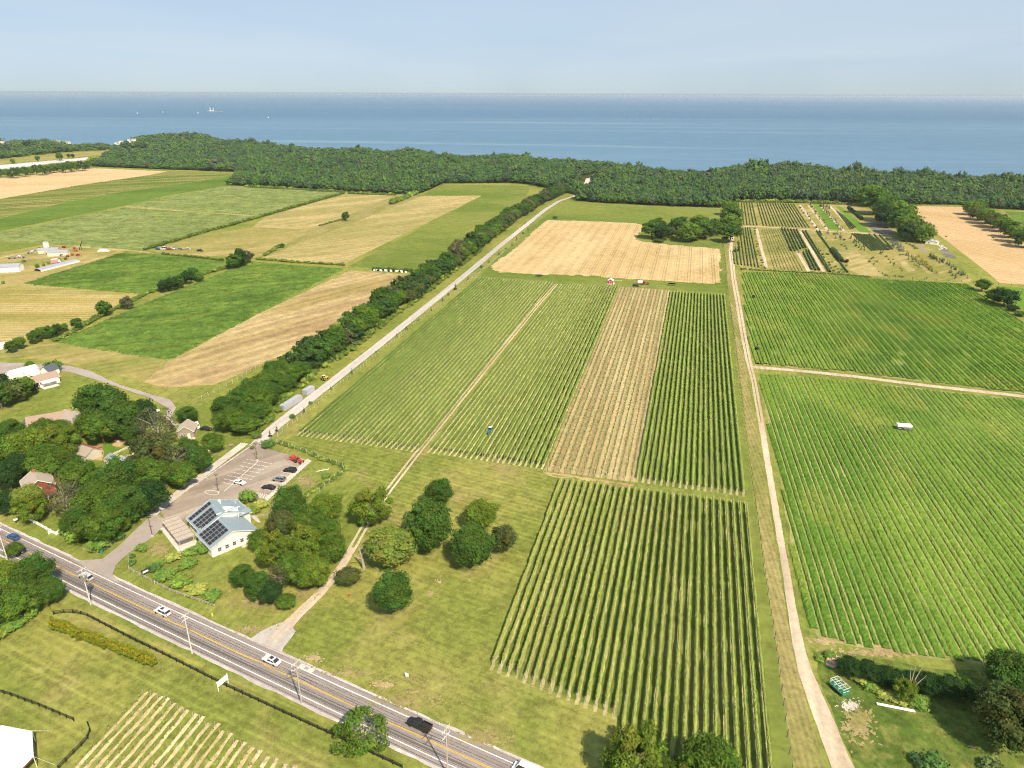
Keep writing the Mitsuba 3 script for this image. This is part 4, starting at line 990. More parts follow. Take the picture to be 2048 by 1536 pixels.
def thicket(name, line, width, gapm, size, label, seed, tint=1.0, hs=1.0, cat='undergrowth'):
    r = np.random.default_rng(seed)
    line = np.asarray(line); dd = np.r_[0, np.cumsum(np.linalg.norm(np.diff(line, axis=0), axis=1))]
    V, F, C, off = [], [], [], 0
    for s in np.arange(0, dd[-1], gapm):
        p = np.array([np.interp(s, dd, line[:, i]) for i in (0, 1)]) + r.uniform(-.5, .5, 2) * width
        m, c = ((bm, bc), (bm2, bc2))[int(r.random() < .3)]
        a = r.uniform(0, 6.3); k = size * r.uniform(.6, 1.25)
        R = np.array([[math.cos(a), -math.sin(a), 0], [math.sin(a), math.cos(a), 0], [0, 0, hs]]) * k
        V.append(m[0] @ R.T + [*p, 0]); F.append(m[1] + off); C.append(c * tint * r.uniform(.8, 1.2)); off += len(m[0])
    k = numbered(name)
    put(k, (np.vstack(V), np.vstack(F)), 'hedge_leaf', color=np.clip(np.vstack(C), .004, .9))
    tag(k, label, cat, kind='stuff')


thicket('undergrowth', base[:8] + np.array([1.0, -.6]), 3.5, 2.6, 1.0, 'low shrubs along the foot of the windbreak', 31)
for line, sz, hs, lab, tint in (([(290, 501), (400, 468), (514, 437), (600, 412), (690, 387)], 1.1, 1.0, 'long low hedge along the right edge of the far vineyards', .75), ([(327, 509), (390, 515), (447, 522)], .8, .8, 'low hedge above the farther bean field', .8), ([(515, 519), (600, 526), (690, 531)], .9, .8, 'low hedge at the near end of the long pale hay field', .9),
                           ([(530, 512), (548, 502), (562, 493)], 1.0, 1.0, 'low hedge running to the small dark tree', .8), ([(783, 409), (805, 401), (832, 389)], 1.9, 1.2, 'row of pale green bushes at the edge of the woods', 1.2), ([(640, 452), (690, 437)], 1.0, .5, 'weeds under the lone tree between hay fields', .9),
                           ([(114, 682), (205, 632), (290, 590), (400, 552), (498, 522)], 1.2, .7, 'weedy shrubs along the hedgerow foot', 1.0), ([(700, 388), (795, 391)], 1.6, .9, 'shrubs at the foot of the far woods above the hay', .9), ([(490, 375), (560, 378), (690, 386)], 1.6, .9, 'shrubs between far vineyard and woods', .9), ([(1475, 404), (1600, 406), (1705, 410)], 1.8, .9, 'shrubs between nursery and coastal woods', 1.1),
                           ([(1484, 539), (1560, 543), (1660, 548), (1740, 555)], .8, .6, 'scrubby weeds along the lower edge of the nursery', 1.0), ([(560, 886), (600, 900), (640, 917), (690, 936)], .55, .7, 'weeds along the white fence beside the parking lot', 1.0), ([(692, 940), (660, 962), (600, 1000)], .6, .7, 'weeds along the fence down to the grove', 1.0)):
    thicket('low_hedge', pts(*line), 1.2, 2.0 * sz, sz, lab, len(lab), tint, hs, 'hedge')
# the tree belt at the far left
cluster([(2 + i * 11.5, 345 - i * 1.15 + (i % 3) * .8, 15 + (i * 7) % 5, ('m_dark', 'm_mid', 'm_haze', 'm_dark')[i % 4], 1.0) for i in range(16)] + [(75, 316, 10, 'm_dark'), (118, 312, 14, 'm_dark'), (137, 311, 8, 'm_dark'), (145, 311, 8, 'm_deep'), (25, 322, 10, 'm_mid')], 'in the far belt beside the white covered field', 'far left belt trees')
# young evergreens along the right edge of the grey lane
E_ = [(585, 833, 13), (608, 820, 7), (553, 858, 9), (621, 806, 9), (661, 776, 5), (703, 743, 8), (752, 704, 5), (793, 671, 6), (813, 656, 6), (836, 640, 5), (862, 618, 5), (885, 599, 6), (897, 589, 6), (911, 574, 9), (936, 556, 5), (963, 533, 7), (978, 522, 5), (998, 507, 5), (1012, 497, 5), (1024, 488, 5), (1033, 478, 5), (1046, 466, 5), (1056, 458, 5), (540, 868, 10)]
cluster([(u, v, w, 'spruce' if i % 3 else 'bush_dark', 1.0) for i, (u, v, w) in enumerate(E_)], 'along the grey lane', 'young lane evergreens', 'young_evergreen', 'evergreen', 'young evergreen')

# arborvitae hedge across the highway: every shrub
a, b = at(112, 1262), at(309, 1336)
for i in range(27):
    p = a + (b - a) * i / 26 + np.array([rnd.uniform(-.15, .15), rnd.uniform(-.2, .2)])
    stand('arbor', *p, rnd.uniform(.92, 1.15), rnd.uniform(0, 360), f'upright golden green shrub in the trimmed row across the highway, {ordinal(i + 1)} from the left', 'hedge_shrub', 'shrub', 'golden green hedge row', rnd.uniform(1.05, 1.3))

# dead trunk on the lawn
t = thing('dead_tree', 'bare grey dead tree beside the pale lime green tree', 'tree')
m = MB(); x, y = at(728, 1138)
m.tube([x, y, -.1], [x - .3, y + .2, 3.2], .45, .32, 8); m.tube([x - .3, y + .2, 3.2], [x - .9, y + .6, 6.0], .30, .16, 7)
m.tube([x - .9, y + .6, 6.0], [x - 1.6, y + 1.2, 8.6], .15, .04, 5); m.tube([x - .3, y + .2, 3.2], [x - 2.4, y - .4, 4.6], .2, .1, 6); m.tube([x - .9, y + .6, 6], [x + .5, y + .8, 8.0], .13, .04, 5); m.tube([x - .5, y + .3, 4.4], [x + .9, y - .2, 6.4], .14, .04, 5)
part(t, 'trunk', m.get(), 'grey_bark', 30)
t = thing('dead_tree', 'bare pale branches sticking out of the dark hedge', 'tree'); m = MB(); x, y = at(1815, 1392)
for dx, dy, h in ((-.8, .4, 8.4), (.5, .8, 9.0), (2.2, .6, 8.8), (-2.4, .2, 6.2), (3.0, 0, 6.0)):
    m.tube([x, y, 0], [x + dx * .4, y + dy * .4, h * .55], .22, .12, 6); m.tube([x + dx * .4, y + dy * .4, h * .55], [x + dx, y + dy, h], .12, .03, 5)
part(t, 'trunk', m.get(), 'grey_bark', 30)

# ------------------------------------------------------------------ the tree nursery at the upper right
z7 = lambda x, y: (1460 + x / 8.533, 390 + y / 8.533)
z8 = lambda x, y: (1700 + x / 4.885, 400 + y / 4.885)
ground('nursery', [(1477, 402), (1705, 407), (1760, 430), (1800, 466), (1870, 500), (1945, 560), (1936, 566), (1748, 555), (1560, 543), (1484, 540), (1464, 500), (1466, 478), (1480, 452)], Zf, 'hay', 'mixed grass of the tree nursery at the upper right', 'nursery', .6)
for uvs, zn, lab in (([z7(1410, 150), z7(1530, 150), z7(1900, 600), z7(1690, 590)], 'slick_grass', 'first bright green grass strip in the nursery'), ([z7(1810, 190), z7(1900, 200), z8(215, 320), z8(90, 310)], 'slick_grass', 'second bright green grass strip in the nursery'),
                     ([z8(0, 490), z8(60, 490), z8(260, 670), z8(330, 745), z8(120, 740), z8(0, 690), z7(1960, 1010), z7(1900, 900)], 'hay_pale', 'pale bare patch among the nursery rows'), ([z8(135, 205), z8(310, 215), z8(470, 335), z8(240, 325)], 'plots', 'dark plant plots under cover in the nursery'),
                     ([z8(440, 560), z8(520, 580), z8(640, 690), z8(560, 700)], 'hay_pale', 'pale worn strip in the nursery'), ([z8(610, 560), z8(650, 600), z8(840, 720), z8(760, 720)], 'hay_pale', 'pale strip below the golden bushes'), ([z8(655, 440), z8(690, 440), z8(770, 510), z8(730, 512)], 'asphalt', 'small grey paved strip in the nursery'), ([z8(870, 490), z8(940, 480), z8(1050, 570), z8(945, 570)], 'plots', 'grey brown plot with stored pots in the nursery')):
    ground('nursery_plot', uvs, Zf + .03, zn, lab, 'plot', .3)
for a, b in (((1190, 170), (1500, 590)), ((1340, 180), (1660, 590)), ((450, 570), (620, 1240)), ((1200, 620), (1600, 1310)), ((1150, 970), (1350, 1310)), ((1530, 180), (1940, 610)), ((1700, 180), (1980, 480))):
    mesh, uv = ribbon(pts(z7(*a), z7(*b)), 2.6, .065, 'dirt', .3, a[0]); k = numbered('nursery_path'); put(k, mesh, 'field', uv=uv); tag(k, f'pale bare soil path between nursery rows, {ordinal(_count.setdefault("np", 0) + 1)} listed from the lane', 'path', 'pale nursery paths', 'structure'); _count['np'] += 1
nr_n = 0


def nrow(a, b, w=.5, hi=1.3, col=(.075, .120, .032), gap=.05, fn=z7):
    global nr_n
    nr_n += 1
    k = thing('nursery_row', f'row of small dark nursery shrubs, {ordinal(nr_n)} of the rows counted from the sandy lane', 'plant row', 'nursery rows')
    m, c = vine_canopy(at(*fn(*b)), at(*fn(*a)), .9, 2000 + nr_n, w * .95, 0.0, hi * .95, col, 1.2, .6, gap, 6)
    part(k, 'plants', m, 'hedge_leaf', color=c)


for i in range(22):
    f = i / 21
    xt, yt = 150 + f * 930, 122 + f * 34
    xb, yb = 182 + f * 1170, 508 + f * 55
    if i == 6:
        continue
    nrow((xt, yt), (xb, yb), .45, 1.2, (.070, .115, .030) if i % 3 else (.10, .15, .036))
for i in range(8):
    top = (340 - 40 * (7 - i), 560 + [400, 280, 150, 30, 0, 0, 0, 0][i]) if i > 3 else ((50, 960), (100, 930), (140, 790), (175, 640))[i]
    nrow(top, (80 + 58 * i, 1180 + 9 * i), .45, 1.2)
for i in range(9):
    nrow((545 + 38 * i, 580), (760 + 60 * i, 1262 + 5 * i), .3, .5, (.16, .19, .055))
for a, b in (((880, 570), (1050, 960)), ((930, 575), (1110, 965)), ((985, 580), (1150, 945)), ((1035, 585), (1200, 925)), ((1085, 590), (1255, 915)), ((1135, 595), (1295, 905)), ((1250, 980), (1400, 1280)), ((1300, 960), (1462, 1290)), ((1335, 950), (1522, 1290)), ((1240, 620), (1690, 1320)), ((1290, 620), (1715, 1320)), ((1475, 620), (2005, 1330)), ((1525, 620), (1560, 690))):
    nrow(a, b, .55, 1.7)
for i in range(4):
    nrow((1825 + i * 32, 280 + i * 22), (2060 + i * 28, 590 - i * 10), .4, 1.1)
for i in range(8):
    nrow((18 + i * 23, 330 + i * 2), (215 + i * 29, 500 - i * 2), .42, 1.3, fn=z8)
for i in range(3):
    nrow((185 + i * 50, 335 + i * 4), (330 + i * 45, 495 - i * 4), .42, 1.3, fn=z8)
k = thing('clipped_hedge', 'dense dark clipped hedge beside the pale nursery patch', 'hedge')
m, c = vine_canopy(at(*z7(1900, 1150)), at(*z7(1745, 950)), .5, 2401, 2.0, 0, 3.2, (.022, .055, .022), 6, .5, -1, 9); part(k, 'foliage', m, 'hedge_leaf', color=c)
k = thing('clipped_hedge', 'dark hedge at the top of the nursery near the tree belt', 'hedge')
m, c = vine_canopy(at(*z8(118, 195)), at(*z8(-15, 80)), .7, 2402, 1.6, 0, 3.0, (.026, .060, .022), 4, .5, -1, 9); part(k, 'foliage', m, 'hedge_leaf', color=c)


def scatter(points, tk, w, where, group, noun, fn, zs=1.0, name='nursery_tree', cat='tree'):
    q = []
    for j, (x, y) in enumerate(points):
        u, v = fn(x, y)
        q.append((u, v, w * rnd.uniform(.8, 1.25), tk if isinstance(tk, str) else tk[j % len(tk)], zs * rnd.uniform(.85, 1.2)))
    cluster(q, where, group, name, cat, noun)


along = lambda a, b, n, j=6: [(a[0] + (b[0] - a[0]) * i / (n - 1) + rnd.uniform(-j, j), a[1] + (b[1] - a[1]) * i / (n - 1) + rnd.uniform(-j, j)) for i in range(n)]
scatter(along((1535, 155), (1910, 560), 16, 14) + along((1600, 160), (1700, 200), 4, 10), 'spruce', 5.0, 'in the diagonal conifer line of the nursery', 'nursery conifers', 'conifer', z7)
scatter(along((1210, 190), (1490, 560), 9, 25) + along((1350, 170), (1640, 520), 10, 25) + [(820, 890), (1175, 690), (1510, 910), (1540, 950), (1640, 730), (1580, 1010), (1170, 965), (1300, 930)], ['bush_dark', 'spruce'], 4.2, 'scattered between the nursery rows', 'scattered nursery plants', 'shrub', z7)
scatter([(430, 565), (428, 610), (425, 660), (455, 780), (475, 830), (460, 880), (480, 950), (500, 990), (520, 1030), (470, 1010), (545, 1110), (560, 1150), (540, 1200), (575, 1230), (600, 1250), (550, 1240)], ['bush_gold', 'bush_yellow', 'bush_olive'], 4.5, 'along the path near the sandy lane', 'golden nursery shrubs', 'shrub', z7)
scatter([(85, 920), (150, 890)], 'spruce', 8.0, 'beside the bend of the sandy lane', None, 'conifer', z7, 1.1)
scatter([(1670, 625), (1780, 660), (1830, 640), (1880, 690), (1950, 760), (1900, 720), (1960, 860), (1900, 850), (1990, 900), (1800, 720)], ['blue_spruce', 'bush_olive', 'blue_spruce'], 6.0, 'in the bluish group below the nursery track', 'bluish nursery trees', 'tree', z7)
scatter([(1690, 1150), (1750, 1140), (1700, 1190), (1730, 1240), (1800, 1220), (1840, 1260), (1770, 1290), (1910, 1270), (1860, 1310), (1990, 1200), (1940, 1310), (1650, 1000), (1600, 1060), (1680, 1010)], ['bush_dark', 'bush_mid'], 5.5, 'in the lower corner of the nursery', 'lower corner nursery shrubs', 'shrub', z7)
scatter([(1985, 1130)], 'bush_purple', 7, 'at the end of the clipped hedge', None, 'shrub', z7, 1.2)
scatter([(10, 360), (40, 400), (60, 385), (85, 400), (60, 430), (90, 450), (110, 470), (135, 440), (140, 475), (220, 455), (300, 505)], ['spruce'], 5.5, 'left of the dense dark rows', 'conifers left of the dark rows', 'conifer', z8)
scatter([(365, 360), (390, 375), (405, 395), (430, 390), (440, 420), (460, 410), (470, 450), (495, 440), (500, 475), (520, 480), (420, 430), (480, 480)], 'blue_spruce', 6.0, 'in the blue block under the nursery track', 'blue spruces', 'spruce', z8, 1.2)
scatter(along((500, 370), (660, 480), 9, 12), ['bush_mid', 'bush_olive'], 5.5, 'right of the blue spruces', 'shrubs right of the blue spruces', 'shrub', z8)
scatter(along((670, 545), (845, 700), 14, 12), ['gold_cone', 'bush_gold'], 5.5, 'in the golden line of the nursery', 'golden line shrubs', 'shrub', z8)
scatter(along((560, 520), (800, 690), 14, 8), ['spruce'], 5.5, 'left of the golden line', 'conifers left of the golden line', 'conifer', z8)
scatter(along((770, 540), (940, 600), 14, 14) + along((800, 550), (900, 600), 6, 10), ['spruce', 'spruce', 'blue_spruce'], 5.0, 'in the upper group by the tan field', 'upper conifer group', 'conifer', z8)
scatter(along((975, 625), (1135, 745), 14, 14) + along((970, 690), (1040, 745), 6, 10), ['spruce', 'blue_spruce', 'spruce'], 5.0, 'in the lower group by the tan field', 'lower conifer group', 'conifer', z8)
scatter([(190, 600), (210, 570), (235, 620), (265, 600), (225, 560), (320, 505), (355, 550), (380, 580), (395, 600), (420, 580), (430, 620), (425, 635), (490, 535), (515, 530), (570, 570), (585, 605), (610, 600), (630, 630), (650, 640), (670, 655), (510, 685), (495, 670), (280, 700), (320, 710), (365, 735), (440, 742), (345, 728), (485, 745), (515, 750), (750, 762), (850, 715)], ['bush_dark', 'bush_olive', 'spruce'], 4.0, 'scattered on the right half of the nursery', 'scattered shrubs of the right nursery', 'shrub', z8)
scatter([(940, 355), (1130, 366)], 'bush_olive', 6.0, 'standing alone in the tan field', 'shrubs alone in the tan field', 'shrub', lambda x, y: (1700 + x / 4.885 if x < 1000 else 1987, 400 + y / 4.885), .6)

# ------------------------------------------------------------------ buildings
mat('white_siding', (.78, .78, .75), .7); mat('cream_siding', (.72, .68, .55), .7); mat('blue_roof', (.300, .385, .430), .45, .3); mat('white_trim', (.80, .80, .78), .5); mat('dark_glass', (.03, .04, .05), .08, 0, .6)
mat('solar_cell', (.022, .018, .020), .25, 0, .5); mat('solar_frame', (.42, .43, .45), .35, .8); mat('grey_shingle', (.36, .32, .27), .9); mat('brown_shingle', (.34, .26, .20), .9); mat('cedar', (.33, .28, .23), .9); mat('red_clapboard', (.24, .075, .05), .8)
mat('red_roof', (.25, .075, .06), .8); mat('rust', (.33, .16, .09), .9); mat('grey_wood', (.45, .40, .35), .9); mat('stone_pale', (.55, .50, .43), .9); mat('steel_roof', (.52, .56, .62), .4, .5); mat('slate', (.085, .10, .14), .6); mat('brick_red', (.35, .14, .10), .9)
mat('black_paint', (.018, .018, .018), .6); mat('dark_wood', (.055, .045, .038), .85); mat('galvanized', (.50, .51, .52), .4, .7); mat('white_plastic', (.82, .82, .82), .35); mat('container_grey', (.38, .40, .45), .5); mat('rubber', (.02, .02, .02), .85); mat('concrete_solid', (.55, .53, .48), .9)


def box_part(t, name, c, s, m, to=None, az=0.0, **kw):
    return part(t, name, MB().box(c, s, az).get(), m, to=to, **kw)


def window_at(t, to, p, face, w, h, frame='white_trim'):
    """window on a wall: p = centre on the wall plane, face = outward direction (fx, fy)"""
    fx, fy = face
    a = math.degrees(math.atan2(fx, fy))
    k = part(t, 'window', MB().box([p[0] + fx * .02, p[1] + fy * .02, p[2]], [w + .2, .07, h + .2], a).get(), frame, to=to)
    for sx, sz in ((-.25, -.25), (.25, -.25), (-.25, .25), (.25, .25)):
        part(k, 'pane', MB().box([p[0] + fx * .06 + fy * w * sx, p[1] + fy * .06 - fx * w * sx, p[2] + h * sz], [w * .44, .03, h * .44], a).get(), 'dark_glass', to=to)


def gable_walls(x0, x1, y0, y1, eave, ridge, xr):
    v = []
    for y in (y0, y1):
        v += [[x0, y, 0], [x1, y, 0], [x1, y, eave], [xr, y, ridge], [x0, y, eave]]
    f = [[0, 1, 2], [0, 2, 3], [0, 3, 4], [5, 7, 6], [5, 8, 7], [5, 9, 8], [0, 5, 6], [0, 6, 1], [1, 6, 7], [1, 7, 2], [0, 4, 9], [0, 9, 5]]
    return np.array(v, float), np.array(f)


def roof_slab(x0, z0, x1, z1, y0, y1, th=.18):
    return MB().slab([[x0, y0, z0], [x1, y0, z1], [x1, y1, z1], [x0, y1, z0]] if x0 > x1 else [[x0, y0, z0], [x0, y1, z0], [x1, y1, z1], [x1, y0, z1]], th).get()


def gable(t, to, x0, x1, y0, y1, eave, ridge, wall, roof, over=.4, xr=None, trim=True, seams=0):
    xr = (x0 + x1) / 2 if xr is None else xr
    part(t, 'wall', gable_walls(x0, x1, y0, y1, eave, ridge, xr), wall, to=to)
    for xe in (x0, x1):
        k = (ridge - eave) / (xr - xe)
        xo = xe - over if xe < xr else xe + over
        ze = eave + k * (xo - xe) + .2
        r_ = part(t, 'roof', roof_slab(xo, ze, xr, ridge + .2, y0 - over, y1 + over), roof, to=to)
        n = seams
        for j in range(n):
            y = y0 - over + .3 + (y1 - y0 + 2 * over - .6) * j / max(1, n - 1)
            part(r_, 'seam', MB().beam([xo, y, ze + .02], [xr, y, ridge + .22], .05, .06).get(), roof, to=to)
        if trim:
            for y in (y0 - over - .03, y1 + over + .03):
                part(r_, 'fascia', MB().beam([xo, y, ze - .1], [xr, y, ridge + .1], .05, .24).get(), 'white_trim', to=to)
            part(r_, 'gutter', MB().beam([xo, y0 - over, ze - .1], [xo, y1 + over, ze - .1], .12, .14).get(), 'white_trim', to=to)
    return xr


def slope_panels(t, to, x_e, z_e, x_r, z_r, y0, cols, rows, x_start, gapc=.35, pw=1.0, pl=1.65):
    """solar modules lying on a roof slope that rises from (x_e, z_e) to (x_r, z_r); columns run along y"""
    sl = np.array([x_r - x_e, z_r - z_e]); sl /= np.linalg.norm(sl); up = np.array([-sl[1], sl[0]]) * (1 if sl[0] > 0 else -1)
    for c in range(cols):
        for q in range(rows):
            s0 = x_start + q * (pw + .10); y = y0 + c * (pl + gapc)
            P = lambda s, yy, h: [x_e + sl[0] * s + up[0] * h, yy, z_e + sl[1] * s + up[1] * h]
            k = part(t, 'solar_panel', MB().slab([P(s0, y, .16), P(s0, y + pl, .16), P(s0 + pw, y + pl, .16), P(s0 + pw, y, .16)] if sl[0] < 0 else [P(s0, y, .16), P(s0 + pw, y, .16), P(s0 + pw, y + pl, .16), P(s0, y + pl, .16)], .05).get(), 'solar_frame', to=to)
            part(k, 'cell', MB().slab([P(s0 + .04, y + .04, .175), P(s0 + .04, y + pl - .04, .175), P(s0 + pw - .04, y + pl - .04, .175), P(s0 + pw - .04, y + .04, .175)] if sl[0] < 0 else [P(s0 + .04, y + .04, .175), P(s0 + pw - .04, y + .04, .175), P(s0 + pw - .04, y + pl - .04, .175), P(s0 + .04, y + pl - .04, .175)], .02).get(), 'solar_cell', to=to)


t = thing('event_building', 'white building with a blue grey metal roof and black solar panels beside the lot', 'building')
to = place(*at(421, 1097.7, 3.4), 0, -44)                      # local +x along the front wall, +y to the back
gable(t, to, 0.3, 14.0, 0.4, 10.2, 3.2, 6.0, 'white_siding', 'blue_roof', .45, 7.1, seams=14)
gable(t, to, 1.4, 16.6, 10.25, 20.0, 3.6, 6.9, 'white_siding', 'blue_roof', .5, 8.8, seams=16)
k = part(t, 'dormer', MB().hull([[7.0, 11.2, 5.2], [13.6, 11.2, 5.0], [7.0, 11.2, 6.75], [13.6, 11.2, 6.55], [7.6, 16.6, 5.6], [13.4, 16.6, 4.2], [7.9, 16.6, 6.6], [13.4, 16.6, 4.6]]).get(), 'white_siding', to=to)
part(k, 'roof', MB().slab([[6.7, 10.8, 7.05], [14.0, 10.8, 6.85], [13.8, 17.0, 4.95], [7.6, 17.0, 7.05]], .16).get(), 'blue_roof', to=to)
part(k, 'fascia', MB().beam([6.7, 10.76, 6.92], [14.0, 10.76, 6.72], .06, .3).get(), 'white_trim', to=to)
part(t, 'link_roof', MB().slab([[1.0, 9.3, 3.72], [16.9, 9.3, 4.5], [16.9, 11.4, 5.0], [1.0, 11.4, 4.25]], .16).get(), 'blue_roof', to=to)
for x in (2.6, 4.8, 7.0, 9.3):
    window_at(t, to, [x, .4, 1.75], (0, -1), 1.0, 1.25)
for y in (12.6, 15.2, 17.8):
    window_at(t, to, [1.4, y, 1.7], (-1, 0), 1.0, 1.2)
k_ = (6.0 - 3.2) / (7.1 - .3)
slope_panels(t, to, -.15, 3.2 - .45 * k_ + .22, 7.1, 6.22, 1.5, 4, 6, .6)
slope_panels(t, to, .9, 3.6 - .5 * .446 + .22, 8.8, 7.12, 10.7, 3, 6, .6)
slope_panels(t, to, .9, 3.6 - .5 * .446 + .22, 8.8, 7.12, 17.8, 1, 7, .5)
box_part(t, 'vent', [10.8, 18.2, 6.75], [.7, .7, .5], 'white_trim', to); box_part(t, 'vent', [10.6, 16.9, 6.7], [.3, .3, .45], 'white_trim', to)
for x, y in ((15.2, 17.2), (12.6, 9.0)):
    part(t, 'vent_pipe', MB().tube([x, y, 4.2], [x, y, 5.4], .1, .1, 6).get(), 'white_trim', to=to)
for j in range(2):
    box_part(t, 'step', [9.6, -.5 - j * .4, .28 - j * .16], [2.0, .4, .16], 'stone_pale', to)

t = thing('pergola', 'long grey wooden pergola on a concrete slab beside the blue roofed building', 'pergola')
to = place(*(at(390, 1072, 2.8) + [.2, -.1]), 0, -42)                      # near right corner; +y to the back along the building, -x away from it
box_part(t, 'slab', [-2.6, 7.0, .07], [6.0, 17.5, .14], 'concrete_solid', to)
for x in (-4.6, -.5):
    for y in (.6, 5.4, 10.2, 15.0):
        box_part(t, 'post', [x, y, 1.4], [.2, .2, 2.6], 'grey_wood', to)
    box_part(t, 'beam', [x, 7.8, 2.8], [.22, 15.4, .26], 'grey_wood', to)
for j in range(32):
    y = .6 + j * .48
    box_part(t, 'rafter', [-2.55 + rnd.uniform(-.06, .06), y - .3, 3.02 + rnd.uniform(-.01, .01)], [4.9, .30, .16], 'grey_wood' if j % 5 else 'cedar', to)
box_part(t, 'low_wall', [-2.7, .5, .55], [4.4, .15, 1.0], 'stone_pale', to)


def shell_house(name, label, x, y, az, L, W, eave, ridge, wall, roof, cat='house', wins=(), over=.35, trim=True, chimney=None):
    t = thing(name, label, cat); to = place(x, y, 0, az)
    gable(t, to, -W / 2, W / 2, -L / 2, L / 2, eave, ridge, wall, roof, over, None, trim)
    for side, a, z, w, h in wins:
        p, f = {'f': ([a, -L / 2, z], (0, -1)), 'b': ([a, L / 2, z], (0, 1)), 'l': ([-W / 2, a, z], (-1, 0)), 'r': ([W / 2, a, z], (1, 0))}[side]
        window_at(t, to, p, f, w, h)
    if chimney:
        box_part(t, 'chimney', [chimney[0], chimney[1], ridge], [.8, .8, 1.8], 'brick_red', to)
    return t, to


t, to = shell_house('cottage', 'small grey shingled cottage with weathered roof beside the two parked cars', *at(374, 860, 2.2), -12, 6.4, 6.0, 2.9, 5.2, 'cedar', 'grey_shingle', wins=(('f', -1.4, 1.6, .8, 1.0), ('l', -1.2, 1.6, .7, 1.3), ('l', 1.0, 1.6, .7, 1.3)))
box_part(t, 'door', [1.2, -3.26, 1.05], [1.0, .08, 2.1], 'white_trim', to); box_part(t, 'step', [2.6, -3.8, .15], [1.8, 1.0, .3], 'stone_pale', to)
t, to = shell_house('red_house', 'old red house with a pale shingle roof among the trees at the left edge', *at(76, 968, 4.2), -40, 9.0, 8.4, 4.8, 7.6, 'red_clapboard', 'grey_shingle', wins=(('f', -2, 1.7, .9, 1.4), ('f', 2, 1.7, .9, 1.4), ('f', 0, 4.3, .8, 1.1), ('r', -2.5, 1.7, .9, 1.4), ('r', 1.5, 1.7, .9, 1.4), ('r', -1, 4.0, .8, 1.0)), chimney=(0, 2.5))
part(t, 'wing_roof', MB().slab([[1.0, 4.4, 6.6], [6.4, 4.4, 4.6], [6.4, 9.4, 4.6], [1.0, 9.4, 6.6]], .2).get(), 'grey_shingle', to=to)
box_part(t, 'wing', [3.4, 6.9, 2.2], [5.4, 4.8, 4.4], 'red_clapboard', to)
part(t, 'porch_roof', MB().slab([[-4.2, -4.6, 3.1], [4.2, -4.6, 3.1], [4.2, -7.0, 2.6], [-4.2, -7.0, 2.6]], .15).get(), 'red_roof', to=to)
for x in (-4, -1.4, 1.4, 4):
    box_part(t, 'porch_post', [x, -6.8, 1.25], [.16, .16, 2.5], 'white_trim', to)
# long barn with an angled roof behind the trees
t = thing('long_barn', 'long barn with a pale brown angled roof and a dark blue end panel', 'barn')
c1, c2, c3 = at(62, 836, 5), at(133, 824, 5), at(163, 850, 4)
for a, b, w in ((c1, c2, 9.5), (c2, c3, 8.5)):
    mid_, L = (a + b) / 2, float(np.linalg.norm(b - a)) + 3
    az = math.degrees(math.atan2(b[0] - a[0], b[1] - a[1]))
    gable(t, place(*mid_, 0, az), -w / 2, w / 2, -L / 2, L / 2, 3.2, 5.6, 'grey_wood', 'brown_shingle' if w > 9 else 'grey_shingle', .4, None, False)
part(t, 'roof_panel', MB().slab([[*at(44, 846, 3.8), 3.8], [*at(58, 850, 3.8), 3.8], [*at(64, 834, 5.0), 5.0], [*at(52, 834, 4.4), 4.4]], .15).get(), 'slate')
t, to = shell_house('old_shed', 'old shed with half red half grey roof beside scrap', *at(172, 902, 2.4), -64, 8.5, 6.0, 2.5, 4.4, 'stone_pale', 'grey_shingle', 'shed', (), .3, False)
part(t, 'red_roofing', MB().slab([[.1, -4.4, 4.68], [3.4, -4.4, 2.55], [3.4, 4.4, 2.55], [.1, 4.4, 4.68]][::-1], .06).get(), 'red_roof', to=to)
t, to = shell_house('white_house', 'long white house with a brown roof and a covered porch at the left edge', *at(82, 759, 2.5), 40, 13.0, 6.4, 2.9, 4.9, 'white_siding', 'brown_shingle', wins=(('r', -4.6, 1.7, .9, 1.1), ('r', -2.4, 1.7, .9, 1.1), ('r', -1.2, 1.7, .9, 1.1), ('f', 0, 1.7, 1, 1.1)))
part(t, 'porch_roof', MB().slab([[3.2, -1.5, 2.9], [6.2, -1.5, 2.4], [6.2, 4.5, 2.4], [3.2, 4.5, 2.9]], .12).get(), 'white_trim', to=to)
box_part(t, 'patio', [5.4, 1.5, .06], [4.2, 6.6, .12], 'concrete_solid', to)
for y in (-1.3, 1.5, 4.3):
    box_part(t, 'porch_post', [6.0, y, 1.15], [.12, .12, 2.3], 'white_trim', to)
for uvp, az, L, W, e, rg, roof, lab in (((46, 744), 36, 11, 6, 2.6, 3.6, 'white_trim', 'white flat roofed shed behind the white house'), ((64, 748), 40, 5.5, 4.5, 2.2, 3.0, 'white_trim', 'small white shed against the white house'), ((22, 752), 36, 6, 4, 2.4, 3.2, 'white_trim', 'white shed partly behind shrubs at the left edge'), ((100, 742), 20, 5.5, 5.5, 2.4, 4.4, 'slate', 'small dark roofed garage beside the pointed tree'), ((0, 692), 30, 4, 3, 2.2, 3, 'white_trim', 'tiny white shed at the left edge by the shrubs')):
    shell_house('shed', lab, *at(*uvp, 1.5), az, L, W, e, rg, 'white_siding', roof, 'shed', (), .2, False)
t, to = shell_house('white_barn', 'long white metal farm building at the left edge of the farmyard', *at(-2, 535, 3), 78, 30, 9, 3.8, 5.6, 'white_siding', 'steel_roof', 'barn', (('r', -12, 2, 2, 2), ('r', -4, 2, 2, 2)), .3, False)
